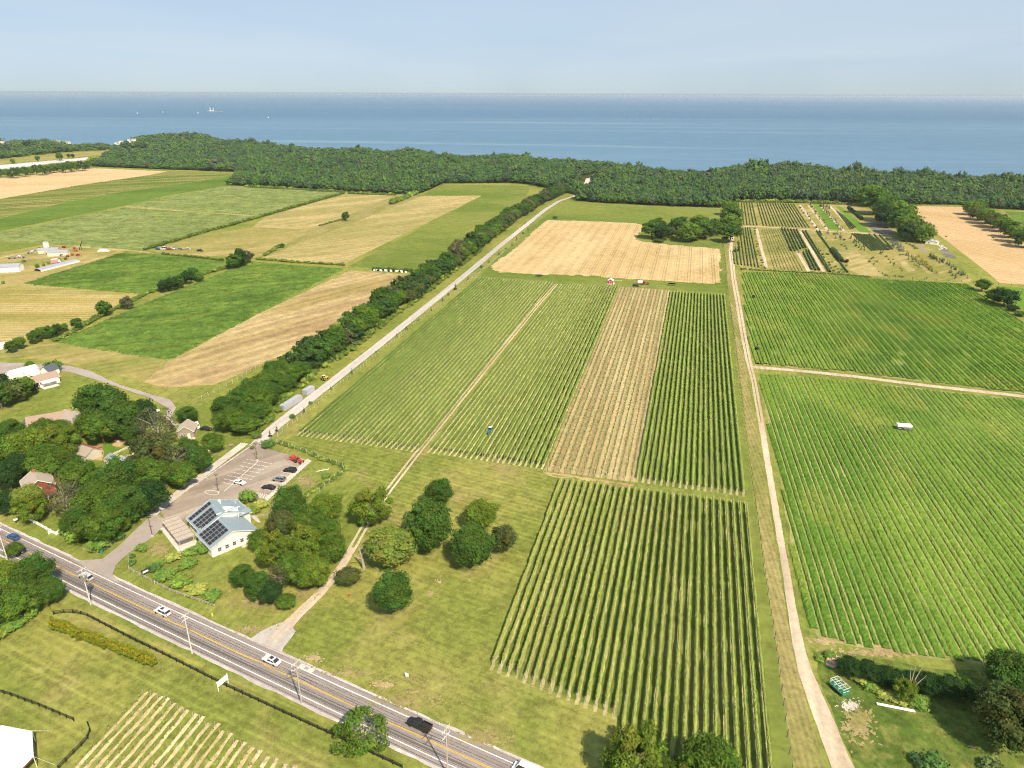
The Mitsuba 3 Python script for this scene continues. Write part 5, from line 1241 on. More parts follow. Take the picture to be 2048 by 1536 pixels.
for uvp, lab in (((98, 501), 'long grey metal farm shed, left of a pair, in the far farmyard'), ((117, 506), 'grey metal farm shed, right of a pair, in the far farmyard')):
    shell_house('metal_shed', lab, *at(*uvp, 2), 76, 15, 6, 3.0, 4.2, 'cream_siding', 'steel_roof', 'shed', (('f', 0, 1.7, 3, 2.4),), .3, False)
shell_house('white_kiosk', 'small white tower like hut behind the far metal sheds', *at(92, 490, 2), 10, 3, 3, 4.2, 5.0, 'white_siding', 'steel_roof', 'hut', (), .1, False)
t = thing('polytunnel', 'long low tunnel of grey crop film beside the farmyard track', 'tunnel')
a, b = at(75, 543), at(153, 523); m = MB(); nr = np.array([-(b - a)[1], (b - a)[0]]) / np.linalg.norm(b - a)
for i in range(24):
    p, q = a + (b - a) * i / 24, a + (b - a) * (i + 1) / 24
    for j in range(6):
        c0, c1_ = math.cos(math.pi * j / 6) * 3.4, math.cos(math.pi * (j + 1) / 6) * 3.4; s0, s1 = math.sin(math.pi * j / 6) * 2.1, math.sin(math.pi * (j + 1) / 6) * 2.1
        m.poly([*(p + nr * c0), s0], [*(q + nr * c0), s0], [*(q + nr * c1_), s1], [*(p + nr * c1_), s1])
part(t, 'cover', m.get(), 'steel_roof'); part(t, 'edge_board', MB().beam([*(a - nr * 3.5), .5], [*(b - nr * 3.5), .5], .3, .9).get(), 'white_trim')
t = thing('farm_truck', 'pink and white delivery truck in the far farmyard', 'truck'); to = place(*at(112, 526), 0, 60)
box_part(t, 'box_body', [0, -.6, 1.9], [2.4, 4.6, 2.6], mat('pink_paint', (.62, .25, .34), .5), to); box_part(t, 'roof', [0, -.6, 3.24], [2.44, 4.64, .1], 'white_plastic', to); box_part(t, 'cab', [0, 2.5, 1.3], [2.2, 1.5, 1.8], 'white_plastic', to); box_part(t, 'windshield', [0, 3.27, 1.7], [1.9, .05, .7], 'dark_glass', to)
for x, y in ((-1, -2), (1, -2), (-1, 2.3), (1, 2.3)):
    part(t, 'wheel', MB().tube([x - .15, y, .45], [x + .15, y, .45], .45, None, 10).get(), 'rubber', to=to)


def implement(label, uvp, az, col, L=3.5, cat='farm machine', name='farm_implement', group=None):
    """towed farm machine: frame, drawbar, hopper, wheels, tines"""
    t = thing(name, label, cat, group); to = place(*at(*uvp), 0, az)
    f = MB()
    for x in (-1.1, 1.1):
        f.beam([x, -L / 2, .8], [x, L / 2, .8], .14, .14)
    for y in (-L / 2, 0, L / 2):
        f.beam([-1.2, y, .8], [1.2, y, .8], .14, .14)
    f.beam([-.8, L / 2, .75], [0, L / 2 + 1.4, .6], .12, .12); f.beam([.8, L / 2, .75], [0, L / 2 + 1.4, .6], .12, .12)
    part(t, 'frame', f.get(), col, to=to)
    part(t, 'hopper', MB().hull([[-.5, -.9, .9], [.5, -.9, .9], [.5, .6, .9], [-.5, .6, .9], [-1, -1.2, 1.9], [1, -1.2, 1.9], [1, .9, 1.9], [-1, .9, 1.9]]).get(), col, to=to)
    for x in (-1.3, 1.3):
        part(t, 'wheel', MB().tube([x - .15, -.3, .5], [x + .15, -.3, .5], .5, None, 12).get(), 'rubber', to=to)
    for j in range(4):
        part(t, 'tine', MB().beam([-.9 + j * .6, -L / 2, .75], [-.9 + j * .6, -L / 2 - .5, .1], .07, .07).get(), 'galvanized', to=to)
    return t


mat('machine_red', (.42, .06, .035), .5); mat('machine_orange', (.50, .17, .05), .55); mat('machine_yellow', (.65, .46, .04), .5); mat('machine_green', (.035, .22, .11), .5); mat('machine_blue', (.03, .16, .34), .45); mat('machine_grey', (.30, .30, .31), .6); mat('machine_white', (.75, .75, .74), .5)
for u, v, az, col, what in ((128, 496, 20, 'machine_red', 'red machine behind the metal sheds'), (150, 499, 60, 'machine_red', 'red machine beside the leaning dark conveyor'), (152, 503, 10, 'machine_orange', 'orange machine in front of the conveyor'), (146, 511, 80, 'machine_orange', 'orange machine near the bean field track'), (157, 512, 100, 'machine_red', 'red machine nearest the bean field track'), (136, 514, 30, 'machine_orange', 'orange machine beside the young tree'), (120, 510, 40, 'machine_red', 'red brown machine before the right metal shed'), (124, 512, 100, 'machine_grey', 'grey machine before the right metal shed'), (97, 505, 70, 'machine_orange', 'orange machine before the left metal shed'), (92, 507, 20, 'machine_red', 'red machine left of the metal sheds'), (130, 505, 50, 'machine_yellow', 'yellow machine beside the right metal shed'), (58, 507, 60, 'machine_grey', 'grey machine on the farmyard road'), (66, 506, 70, 'machine_white', 'white machine on the farmyard road'), (70, 504, 75, 'machine_grey', 'second grey machine on the farmyard road'), (20, 518, 70, 'machine_grey', 'grey scrap behind the white barn'), (30, 517, 60, 'machine_grey', 'grey scrap right of the white barn'), (40, 515, 75, 'machine_white', 'white scrap right of the white barn'), (48, 516, 60, 'machine_grey', 'grey scrap at the edge of the barn yard')):
    implement(f'{what} in the far farmyard', (u, v), az, col, 4.0)
t = thing('conveyor', 'dark leaning conveyor standing up in the far farmyard', 'conveyor'); x, y = at(159, 500)
part(t, 'boom', MB().beam([x, y, .4], [x + 3.0, y + 1, 7.5], .9, .5).get(), 'black_paint'); part(t, 'stand', MB().beam([x + 1.6, y + .5, 0], [x + 1.8, y + .6, 4.2], .25, .25).get(), 'black_paint')
t = thing('white_tank', 'white tarpaulined heap at the corner of the far bean field', 'heap'); x, y = at(208, 502)
part(t, 'cover', MB().hull([[x - 5, y - 2, 0], [x + 5, y - 1.5, 0], [x + 4.4, y + 2, 0], [x - 4, y + 2, 0], [x - 3, y, 1.8], [x + 1.5, y + .3, 1.5], [x + 3.2, y, .9]]).get(), 'white_plastic')
cluster([(74, 532, 8, 'bush_dark', 1.4), (87, 530, 6, 'bush_dark', 1.3), (97, 526, 7, 'bush_mid', 1.4), (119, 520, 6, 'bush_dark', 1.5), (131, 517, 6, 'bush_dark', 1.5), (79, 498, 6, 'bush_dark', 1.5), (6, 565, 7, 'bush_mid', 1.4), (47, 522, 9, 'bush_olive', .8), (10, 537, 6, 'bush_mid', .9), (22, 534, 7, 'bush_mid', .9), (30, 532, 7, 'bush_mid', .9)], 'in the far farmyard', 'young farmyard trees', 'young_tree', 'tree', 'young tree')

# ------------------------------------------------------------------ vehicles
for nm, c in (('car_white', (.78, .78, .78)), ('car_black', (.012, .012, .014)), ('car_grey', (.20, .21, .22)), ('car_blue', (.02, .09, .26)), ('car_silver', (.48, .49, .50)), ('car_red', (.36, .03, .03))):
    mat(nm, c, .3, 0, .5, clearcoat=.8, clearcoat_gloss=.9)
mat('lamp_red', (.45, .02, .02), .3); mat('lamp_clear', (.75, .75, .72), .2)
CARS = {}


def car_shapes(kind):
    if kind in CARS:
        return CARS[kind]
    L, W, Hh = {'sedan': (4.8, 1.85, 1.46), 'suv': (4.75, 1.9, 1.72), 'pickup': (5.8, 2.0, 1.9), 'van': (5.6, 2.0, 2.2), 'coupe': (4.5, 1.85, 1.35)}[kind]
    h = W / 2; belt = .98 if kind in ('suv', 'pickup', 'van') else .90
    nose = belt - .16
    body = MB().hull([[sx * h * k, y, z] for sx in (-1, 1) for k, y, z in ((.86, -L / 2 + .05, .32), (.86, L / 2 - .05, .30), (.98, -L / 2 + .35, .45), (.98, L / 2 - .45, .42), (.93, -L / 2, .62), (.90, L / 2, .55), (.93, -L / 2 + .12, belt - .03), (.86, L / 2 - .12, nose - .05), (1, -L * .25, belt - .12), (1, L * .22, belt - .12), (.94, -L * .30, belt), (.92, L * .20, belt))])
    cab = {'sedan': (-.40, .20, -.22, .04), 'coupe': (-.38, .18, -.18, .04), 'suv': (-.47, .22, -.42, .10), 'pickup': (-.08, .22, -.05, .12), 'van': (-.48, .38, -.46, .24)}[kind]
    yb0, yb1, yt0, yt1 = (q * L for q in cab)
    glass = MB().hull([[sx * h * k, y, z] for sx in (-1, 1) for k, y, z in ((.88, yb0, belt - .05), (.88, yb1, belt - .05), (.70, yt0, Hh - .07), (.70, yt1, Hh - .07))])
    roof = MB().hull([[sx * h * k, y, z] for sx in (-1, 1) for k, y, z in ((.73, yt0 - .05, Hh - .09), (.73, yt1 + .05, Hh - .09), (.62, yt0 + .1, Hh), (.62, yt1 - .1, Hh))])
    pil = MB()
    for sx in (-1, 1):
        for ya, yb in ((yb1, yt1), (yb0, yt0), ((yb0 + yb1) / 2, (yt0 + yt1) / 2)):
            pil.beam([sx * h * .885, ya, belt - .04], [sx * h * .715, yb, Hh - .06], .07, .09)
    sh = {'body': body, 'windows': glass, 'roof': roof, 'pillars': pil}
    if kind == 'pickup':
        bed = MB()
        for sx in (-1, 1):
            bed.box([sx * h * .93, -L * .30, 1.1], [.12, L * .40, .34])
        bed.box([0, -L / 2 + .08, 1.08], [W * .9, .1, .34])
        sh['bed_wall'] = bed; sh['bed_floor'] = MB().box([0, -L * .29, .99], [W * .82, L * .36, .03])
    wheels = [MB().tube([sx * (h - .22), y, .34], [sx * (h + .01), y, .34], .34, None, 12) for sx in (-1, 1) for y in (-L * .3, L * .31)]
    lamps = [MB().box([sx * h * .66, L / 2 - .06, .66], [.36, .12, .14]) for sx in (-1, 1)]
    tails = [MB().box([sx * h * .74, -L / 2 + .02, .80], [.30, .10, .16]) for sx in (-1, 1)]
    CARS[kind] = (sh, wheels, lamps, tails)
    return CARS[kind]


def car(kind, paint, label, u, v, az, cat='car', name='parked_car', group=None, world=None):
    t = thing(name, label, cat, group)
    x, y = world if world is not None else at(u, v, .7)
    to = place(x, y, .09, az)
    sh, wheels, lamps, tails = car_shapes(kind)
    for n, m in sh.items():
        part(t, n, m.get(), {'windows': 'dark_glass', 'bed_floor': 'rubber'}.get(n, paint), False if n != 'body' else 40, to)
    for w in wheels:
        k = part(t, 'wheel', w.get(), 'rubber', 30, to)
    for w in lamps:
        part(t, 'headlight', w.get(), 'lamp_clear', to=to)
    for w in tails:
        part(t, 'taillight', w.get(), 'lamp_red', to=to)
    if kind in ('suv', 'sedan') and paint == 'car_white':
        L = 4.8; part(t, 'sunroof', MB().box([0, -.25, {'suv': 1.725, 'sedan': 1.465}[kind]], [.9, .9, .02]).get(), 'dark_glass', to=to)
    return t


RD = 117.5
car('sedan', 'car_white', 'white sedan driving on the highway below the gravel apron', 543, 1320, RD - 180, name='white_car')
car('suv', 'car_white', 'white sport utility car driving on the highway left of the second pole', 325, 1223, RD - 180, name='white_car')
car('pickup', 'car_black', 'black pickup truck driving on the highway near the bottom', 838, 1449, RD - 180, 'pickup truck', 'pickup_truck')
car('sedan', 'car_blue', 'dark blue car on the highway at the far left', 27, 1073, RD - 180, name='blue_car')
car('suv', 'car_black', 'black car on the highway beside the corner trees', 40, 1098, RD, name='black_car')
car('van', 'car_white', 'white van entering at the bottom edge of the highway', 1052, 1540, RD - 180, 'van', 'white_van')
car('suv', 'car_silver', 'silver car on the highway hidden behind the first pole', 172, 1153, RD - 180, name='silver_car')
car('coupe', 'car_white', 'white sedan parked alone in the middle of the parking lot', 479, 964, 112, name='parked_car')
car('suv', 'car_black', 'black sport utility car parked nearest the red tractor', 580, 940, 283, name='parked_car')
car('suv', 'car_grey', 'grey sport utility car parked between two black cars', 558, 958, 283, name='parked_car')
car('sedan', 'car_black', 'black sedan parked beside the hatched bay', 537, 974, 283, name='parked_car')
car('suv', 'car_white', 'white car parked close behind the cottage', 394, 852, 150, name='parked_car')
car('sedan', 'car_black', 'dark car parked right of the cottage', 412, 857, 100, name='parked_car')
car('sedan', 'car_white', 'white car parked under the trees by the grey drive', 307, 822, 80, name='parked_car')
car('suv', 'car_black', 'dark car parked at the top of the tilled block', 1272, 571, 100, name='parked_car')
for u, v, p, kd, what in ((317, 498, 'car_blue', 'suv', 'blue car, first from the left'), (324, 498, 'car_white', 'sedan', 'white car, second from the left'), (330, 497, 'car_silver', 'van', 'silver van, third from the left'), (339, 498, 'car_red', 'pickup', 'red pickup, fourth from the left'), (345, 497, 'car_white', 'suv', 'white car, fifth from the left'), (355, 498, 'car_silver', 'sedan', 'silver car right of the gap'), (361, 498, 'car_grey', 'suv', 'grey car right of the gap'), (376, 498, 'car_silver', 'suv', 'silver car standing apart'), (400, 501, 'car_black', 'pickup', 'dark truck at the right end')):
    car(kd, p, f'{what} in the vehicle line beside the far hay field', u, v, 100 + rnd.uniform(-15, 15), name='farm_vehicle', cat='vehicle', group='vehicles beside the far hay field')

# farm tractors
def tractor(label, uvp, az, paint, cab=True, s=1.0, name='tractor'):
    t = thing(name, label, 'tractor'); to = place(*at(*uvp), .05, az, s)
    part(t, 'hood', MB().hull([[x, y, z] for x in (-.38, .38) for y, z in ((.2, .7), (2.1, .75), (.2, 1.55), (1.9, 1.35), (2.1, 1.15))]).get(), paint, to=to)
    part(t, 'chassis', MB().box([0, .4, .65], [.7, 3.2, .5]).get(), 'machine_grey', to=to)
    if cab:
        part(t, 'cab_glass', MB().hull([[x * k, y, z] for x in (-.62, .62) for k, y, z in ((1, -1.0, 1.0), (1, .25, 1.0), (.85, -.85, 2.3), (.85, .1, 2.3))]).get(), 'dark_glass', to=to)
        part(t, 'cab_roof', MB().box([0, -.38, 2.4], [1.3, 1.3, .16]).get(), 'machine_white', to=to)
    else:
        part(t, 'seat', MB().box([0, -.5, 1.15], [.5, .45, .5]).get(), 'rubber', to=to); part(t, 'steering_column', MB().tube([0, .1, 1.2], [0, -.2, 1.55], .05, None, 5).get(), 'rubber', to=to)
        part(t, 'roll_bar', MB().beam([-.6, -.9, 1], [-.6, -.9, 2.1], .08, .08).beam([.6, -.9, 1], [.6, -.9, 2.1], .08, .08).beam([-.6, -.9, 2.1], [.6, -.9, 2.1], .08, .08).get(), paint, to=to)
    for x in (-.78, .78):
        k = part(t, 'rear_wheel', MB().tube([x - .2, -.7, .75], [x + .2, -.7, .75], .75, None, 14).get(), 'rubber', to=to); part(k, 'hub', MB().tube([x - .22, -.7, .75], [x + .22, -.7, .75], .36, None, 10).get(), paint, to=to)
        k = part(t, 'front_wheel', MB().tube([x - .14, 1.6, .48], [x + .14, 1.6, .48], .48, None, 12).get(), 'rubber', to=to); part(k, 'hub', MB().tube([x - .16, 1.6, .48], [x + .16, 1.6, .48], .22, None, 8).get(), paint, to=to)
        part(t, 'fender', MB().box([x, -.7, 1.58], [.5, 1.2, .08]).get(), paint, to=to)
    return t, to


tractor('blue tractor with a white cab roof working between the vine rows', (980, 866), 193.7, 'machine_blue')
t, to = tractor('red tractor with a sprayer parked at the corner of the parking lot', (597, 925), 120, 'machine_red', False, 1.0)
part(t, 'spray_tank', MB().hull([[x, y, z] for x in (-.8, .8) for y in (-3.4, -1.7) for z in (.7, 1.9)] + [[0, -3.7, 1.4], [0, -1.4, 2.1]]).get(), 'machine_red', to=to)
part(t, 'spray_boom', MB().beam([-2.0, -3.8, 1.2], [2.0, -3.8, 1.2], .12, .3).get(), 'machine_red', to=to)
t, to = tractor('red sprayer with a white tank on the grass strip above the tilled block', (1290, 569), 95, 'machine_red', False, 1.25, 'sprayer')
part(t, 'tank', MB().tube([0, -4.2, 1.35], [0, -1.5, 1.35], .85, None, 14).get(), 'white_plastic', to=to); part(t, 'trailer_frame', MB().box([0, -2.9, .55], [1.5, 3.2, .2]).get(), 'machine_red', to=to)
t, to = tractor('yellow machine standing at the foot of the windbreak', (649, 760), 30, 'machine_yellow', True, 1.0, 'yellow_loader')
part(t, 'bucket', MB().hull([[-1, 2.6, .2], [1, 2.6, .2], [-1, 3.3, .2], [1, 3.3, .2], [-1, 2.5, .9], [1, 2.5, .9]]).get(), 'machine_yellow', to=to)
# green farm trailer of steel racks
t = thing('rack_trailer', 'green farm trailer carrying white steel racks beside the sandy lane', 'trailer'); to = place(*at(1678, 1381), 0, 158)
part(t, 'deck', MB().box([0, 0, .75], [2.2, 4.2, .16]).get(), 'machine_green', to=to); part(t, 'drawbar', MB().beam([0, 2.0, .7], [0, 3.6, .5], .14, .14).get(), 'machine_green', to=to)
for y in (-1.9, -.7, .5, 1.8):
    for x in (-1.0, 1.0):
        box_part(t, 'rack_post', [x, y, 1.5], [.09, .09, 1.4], 'machine_white' if y < 1 else 'machine_green', to)
    for z in (1.3, 2.15):
        box_part(t, 'cross_bar', [0, y, z], [2.1, .08, .08], 'machine_white', to)
for x in (-1.0, 0, 1.0):
    for z in (1.34, 2.2):
        box_part(t, 'rail', [x, 0, z], [.09, 3.9, .08], 'machine_white' if z > 2 else 'machine_green', to)
for x, y in ((-1.15, -.9), (1.15, -.9), (-1.15, .2), (1.15, .2)):
    part(t, 'wheel', MB().tube([x - .14, y, .42], [x + .14, y, .42], .42, None, 12).get(), 'rubber', to=to)
t = thing('camper', 'white covered wagon standing in the middle of the lower striped field', 'wagon'); to = place(*at(1807, 859), 0, 98)
part(t, 'canopy', MB().hull([[x, y, z] for x in (-1.3, 1.3) for y, z in ((-2.9, 1.6), (2.4, 1.6), (-2.9, 2.3), (2.6, 2.2))] + [[0, -2.9, 2.6], [0, 2.0, 2.6], [0, 3.1, 1.9]]).get(), 'white_plastic', to=to)
part(t, 'frame', MB().box([0, 0, .7], [2.2, 5.0, .2]).get(), 'machine_grey', to=to)
for x in (-1.1, 1.1):
    for y in (-2.4, -.2, 2.1):
        box_part(t, 'post', [x, y, 1.2], [.1, .1, .9], 'machine_grey', to)
    part(t, 'wheel', MB().tube([x - .12, -.8, .5], [x + .12, -.8, .5], .5, None, 12).get(), 'rubber', to=to)
    part(t, 'wheel', MB().tube([x - .12, 1.4, .4], [x + .12, 1.4, .4], .4, None, 12).get(), 'rubber', to=to)
t, to = shell_house('red_shed', 'small red shed with white trim on the grass strip above the vineyard', *at(1221, 567), 13.7, 3.6, 3.4, 2.3, 3.6, mat('bright_red', (.55, .03, .04), .6), 'white_trim', 'shed', (('f', 0, 1.2, 1.2, 1.6),), .25, True)
box_part(t, 'base', [0, 0, .06], [5.6, 5.2, .12], 'concrete_solid', to)
t = thing('white_pole', 'thin white pole lying on the grass right of the red shed', 'pole'); part(t, 'shaft', MB().tube([*at(1229, 561), .2], [*at(1244, 562), .2], .12, None, 6).get(), 'white_plastic')
for u, v, lab in ((1078, 554, 'dark solar panel table on the grass strip at the left'), (1344, 571, 'dark solar panel table on the grass strip at the right')):
    t = thing('solar_table', lab, 'solar panel'); to = place(*at(u, v), 0, 190)
    part(t, 'panel', MB().slab([[-2.6, -1.3, .7], [2.6, -1.3, .7], [2.6, 1.3, 2.2], [-2.6, 1.3, 2.2]], .08).get(), 'solar_cell', to=to)
    part(t, 'frame', MB().beam([-2.7, -1.35, .68], [2.7, -1.35, .68], .1, .1).beam([-2.7, 1.35, 2.2], [2.7, 1.35, 2.2], .1, .1).beam([-2.7, -1.35, .68], [-2.7, 1.35, 2.2], .1, .1).beam([2.7, -1.35, .68], [2.7, 1.35, 2.2], .1, .1).get(), 'galvanized', to=to)
    for x in (-2, 2):
        for y, z in ((-1, .8), (1, 2)):
            box_part(t, 'leg', [x, y, z / 2], [.12, .12, z], 'galvanized', to)
for u, v, L, lab in ((573, 811, 6.6, 'pale grey shipping container nearest the parking lot'), (591, 800, 6.6, 'pale grey shipping container in the middle of three'), (617, 781, 6.2, 'pale grey shipping container standing apart up the lane')):
    t = thing('shipping_container', lab, 'container'); to = place(*at(u, v, 1.3), 0, 20)
    box_part(t, 'body', [0, 0, 1.35], [2.4, L - .3, 2.5], 'container_grey', to)
    for j in range(int(L / .3)):
        for x in (-1.22, 1.22):
            box_part(t, 'rib', [x, -L / 2 + .25 + j * .3, 1.35], [.04, .12, 2.3], 'container_grey', to)
    for x in (-.6, .6):
        box_part(t, 'door', [x, -L / 2 + .12, 1.35], [1.14, .06, 2.4], 'container_grey', to)
    for x in (-1.2, 1.2):
        for y in (-L / 2 + .13, L / 2 - .13):
            box_part(t, 'corner_post', [x, y, 1.36], [.14, .14, 2.62], 'galvanized', to)
# row of white wrapped bales at the end of the brown field
a, b = at(746, 541), at(812, 545)
for i in range(20):
    p = a + (b - a) * i / 19 + np.array([rnd.uniform(-.5, .5), rnd.uniform(-1.2, 1.2)])
    t = thing('wrapped_bale', f'white wrapped bale in the row above the brown field, {ordinal(i + 1)} from the left', 'bale', 'white wrapped bales')
    m = trimesh.creation.cylinder(.75, 1.2, sections=14); m.vertices *= [1, 1, rnd.uniform(.8, 1.1)]
    part(t, 'wrap', (m.vertices + [0, 0, .6], m.faces), 'white_plastic' if i % 3 else 'black_paint', 40, place(*p, 0, rnd.uniform(0, 90)))
thicket('weeds', np.array([a + [0, 3], b + [4, 3]]), 1.5, 1.8, 1.0, 'dark weeds behind the row of white wrapped bales', 61, .6, .8)
# hut, pallets and pots by the tan field
t, to = shell_house('garden_hut', 'white garden hut with a grey roof beside the tan field', *at(*z8(775, 425)), 40, 8, 5.5, 2.6, 4.0, 'white_siding', 'steel_roof', 'hut', (('f', 0, 1.4, 1, 1),), .3, False)
t, to = shell_house('garden_hut', 'low grey roofed shelter right of the white garden hut', *at(*z8(825, 430)), 40, 8, 5.5, 2.2, 2.9, 'white_siding', 'grey_shingle', 'hut', (), .3, False)
for i, (x, y) in enumerate(((862, 455), (880, 462), (900, 455), (912, 470), (935, 478), (890, 480), (870, 490))):
    t = thing('plant_pallet', f'white pallet stack beside the garden hut, {ordinal(i + 1)} from the hut', 'pallet', 'white pallet stacks'); to = place(*at(*z8(x, y)), 0, rnd.uniform(20, 60))
    for j in range(4):
        box_part(t, 'board', [0, 0, .15 + j * .28], [1.6, 2.4, .12], 'white_plastic', to)
    box_part(t, 'core', [0, 0, .56], [1.2, 2.0, 1.0], 'grey_wood', to)

# ------------------------------------------------------------------ poles, wires, fences, signs
mat('pole_wood', (.42, .38, .34), .85); mat('pole_pale', (.60, .58, .55), .8); mat('insulator', (.70, .70, .70), .3)
PB = [at(182, 1210), at(384.5, 1307.5), at(603, 1407), at(895.6, 1551)]
PB = [PB[0] * 2 - PB[1] + [0, 1.0]] + PB
PH = [12.0, 11.6, 11.8, 12.0, 12.8]
rdv = np.array([math.sin(math.radians(RD)), math.cos(math.radians(RD))]); rdn = np.array([rdv[1], -rdv[0]])
names = ['left of the driveway behind the corner trees', 'with three grey transformers at the driveway', 'second from the left beside the highway', 'third from the left beside the gravel apron', 'at the bottom near the black pickup']
for i, (b, h) in enumerate(zip(PB, PH)):
    t = thing('utility_pole', f'wooden utility pole {names[i]}', 'utility pole')
    part(t, 'shaft', MB().tube([*b, -.2], [*b, h], .17, .11, 8).get(), 'pole_wood' if i > 2 else 'pole_pale')
    arms = [(h - .5, 1.3), (h - 2.2, 1.2)] if i > 2 else [(h - .4, 1.2), (h - 1.6, .8)]
    for z, hw in arms:
        az = 30 if i != 3 or z > h - 1 else 60
        d2 = np.array([math.sin(math.radians(az)), math.cos(math.radians(az))])
        k = part(t, 'crossarm', MB().beam([*(b - d2 * hw), z], [*(b + d2 * hw), z], .11, .13).get(), 'pole_pale')
        for q in (-.92, -.35, .35, .92):
            part(k, 'insulator', MB().tube([*(b + d2 * hw * q), z + .06], [*(b + d2 * hw * q), z + .34], .05, .07, 6).get(), 'insulator')
    if i == 1:
        for dx, dy in ((-.55, .1), (.35, .45), (.45, -.4)):
            k = part(t, 'transformer', MB().tube([b[0] + dx, b[1] + dy, h - 3.4], [b[0] + dx, b[1] + dy, h - 2.2], .30, .30, 10).get(), 'galvanized'); part(k, 'cap', MB().tube([b[0] + dx, b[1] + dy, h - 2.2], [b[0] + dx, b[1] + dy, h - 2.0], .3, .1, 10).get(), 'galvanized')
    if i == 3:
        part(t, 'street_arm', MB().beam([*b, h - 1.0], [*(b + np.array([.9, 1.6])), h - .3], .07, .07).get(), 'galvanized')
mat('cable', (.05, .05, .05), .6)
for i in range(4):
    t = thing('overhead_wires', f'thin overhead wires between the {("hidden left pole and the transformer pole", "transformer pole and the second pole", "second and third pole", "third and bottom pole")[i]}', 'wires')
    for dz, q, sag, rr in ((-.1, -1.1, .6, .02), (-.1, .4, .6, .02), (-.1, 1.1, .6, .02), (-3.8, .15, .8, .035), (-4.6, .15, .9, .045)):
        m = MB(); d2 = np.array([.5, .866]); prev = None
        for s in np.linspace(0, 1, 9):
            p = PB[i] * (1 - s) + PB[i + 1] * s + d2 * q; z = PH[i] * (1 - s) + PH[i + 1] * s + dz - sag * 4 * s * (1 - s)
            if prev is not None:
                m.tube(prev, [*p, z], rr, rr, 4, False)
            prev = [*p, z]
        part(t, 'wire', m.get(), 'cable')
for (u, v), az, lab in (((437.5, 985), 160, 'dark lamp post on the island of the parking lot'), ((515, 921), 160, 'dark lamp post at the top of the stall lines'), ((305, 1073), 150, 'dark lamp post beside the driveway')):
    t = thing('lamp_post', lab, 'lamp post'); b = at(u, v)
    part(t, 'base', MB().tube([*b, 0], [*b, .5], .35, .32, 10).get(), 'concrete_solid'); part(t, 'shaft', MB().tube([*b, .5], [*b, 6.8], .09, .07, 8).get(), 'dark_wood')
    part(t, 'lamp_head', MB().box([b[0] + .35, b[1], 6.8], [.8, .3, .14]).box([b[0] - .35, b[1], 6.8], [.5, .3, .14]).get(), 'dark_wood')
t = thing('lot_island', 'kidney shaped kerbed island round the lamp post in the lot', 'kerb'); th = np.linspace(0, 2 * np.pi, 25)
ce = at(424, 986); e1 = at(437, 989) - ce; e2 = np.array([-e1[1], e1[0]]) * .45
m = MB()
for a, b in zip(th[:-1], th[1:]):
    m.beam([*(ce + e1 * math.cos(a) + e2 * math.sin(a)), .14], [*(ce + e1 * math.cos(b) + e2 * math.sin(b)), .14], .2, .16)
part(t, 'kerb', m.get(), 'concrete_solid')


def post_fence(name, label, line, gapm, h, post, rails, rail, cat='fence', pr=.06, rw=(.05, .12), z0=0.0, world=False, thick=None):
    t = thing(name, label, cat)
    L = np.asarray(line if world else pts(*line)); d = np.r_[0, np.cumsum(np.linalg.norm(np.diff(L, axis=0), axis=1))]
    n = max(1, int(round(d[-1] / gapm))); s = np.linspace(0, d[-1], n + 1)
    q = np.stack([np.interp(s, d, L[:, i]) for i in (0, 1)], 1)
    for p in q:
        part(t, 'post', MB().box([*p, h / 2], [pr * 2, pr * 2, h], rnd.uniform(-8, 8)).get(), post)
    for a, b in zip(q[:-1], q[1:]):
        for z in rails:
            part(t, 'rail', MB().beam([*a, z], [*b, z + rnd.uniform(-.015, .015)], *rw).get(), rail)
    return t


post_fence('rail_fence', 'long black three rail fence along the near side of the highway', [(108, 1230), (135, 1226), (158, 1228), (176, 1234), (210, 1252), (270, 1283), (330, 1312), (450, 1373), (560, 1424), (660, 1470), (735, 1505), (805, 1538)], 2.4, 1.35, 'black_paint', (.45, .8, 1.18), 'black_paint', pr=.075, rw=(.05, .15))
post_fence('rail_fence', 'black rail fence in the lower left corner of the lawn', [(-20, 1380), (20, 1392), (80, 1414), (148, 1443)], 2.2, 1.3, 'black_paint', (.45, .8, 1.15), 'black_paint', pr=.075, rw=(.05, .15))
post_fence('rail_fence', 'curved black rail fence beside the young vine rows', [(177, 1452), (181, 1463), (176, 1480), (160, 1497), (140, 1516), (118, 1540)], 2.0, 1.3, 'black_paint', (.45, .8, 1.15), 'black_paint', pr=.075, rw=(.05, .15))
t = thing('white_fence', 'solid white board fence in front of the red house', 'fence')
L = pts((18, 1018), (112, 1071), (132, 1062))
for a, b, n in ((L[0], L[1], 11), (L[1], L[2], 3)):
    for i in range(n):
        p, q = a + (b - a) * i / n, a + (b - a) * (i + 1) / n
        part(t, 'panel', MB().beam([*p, .72], [*q, .72], .06, 1.2).get(), 'white_trim'); part(t, 'post', MB().box([*p, .75], [.16, .16, 1.5], 30).get(), 'white_trim')
t = thing('white_gate', 'short white gate piece sticking out of the white fence', 'gate'); p, q = at(97, 1070), at(104, 1064)
part(t, 'panel', MB().beam([*p, .65], [*q, .65], .06, 1.1).get(), 'white_trim')
for lab, line in (('grey weathered rail fence along the left of the driveway', [(168, 1102), (200, 1108), (222, 1092), (234, 1082)]), ('grey weathered rail fence between driveway and grove', [(205, 1075), (240, 1050), (290, 1024)]), ('grey weathered rail fence before the weedy planting', [(258, 1108), (258, 1140), (300, 1162), (345, 1185), (395, 1202), (430, 1215)]), ('short grey rail fence behind the blue roofed building', [(512, 1036), (530, 1033), (542, 1032)])):
    post_fence('split_rail_fence', lab, line, 2.6, 1.1, 'grey_wood', (.45, .9), 'grey_wood')
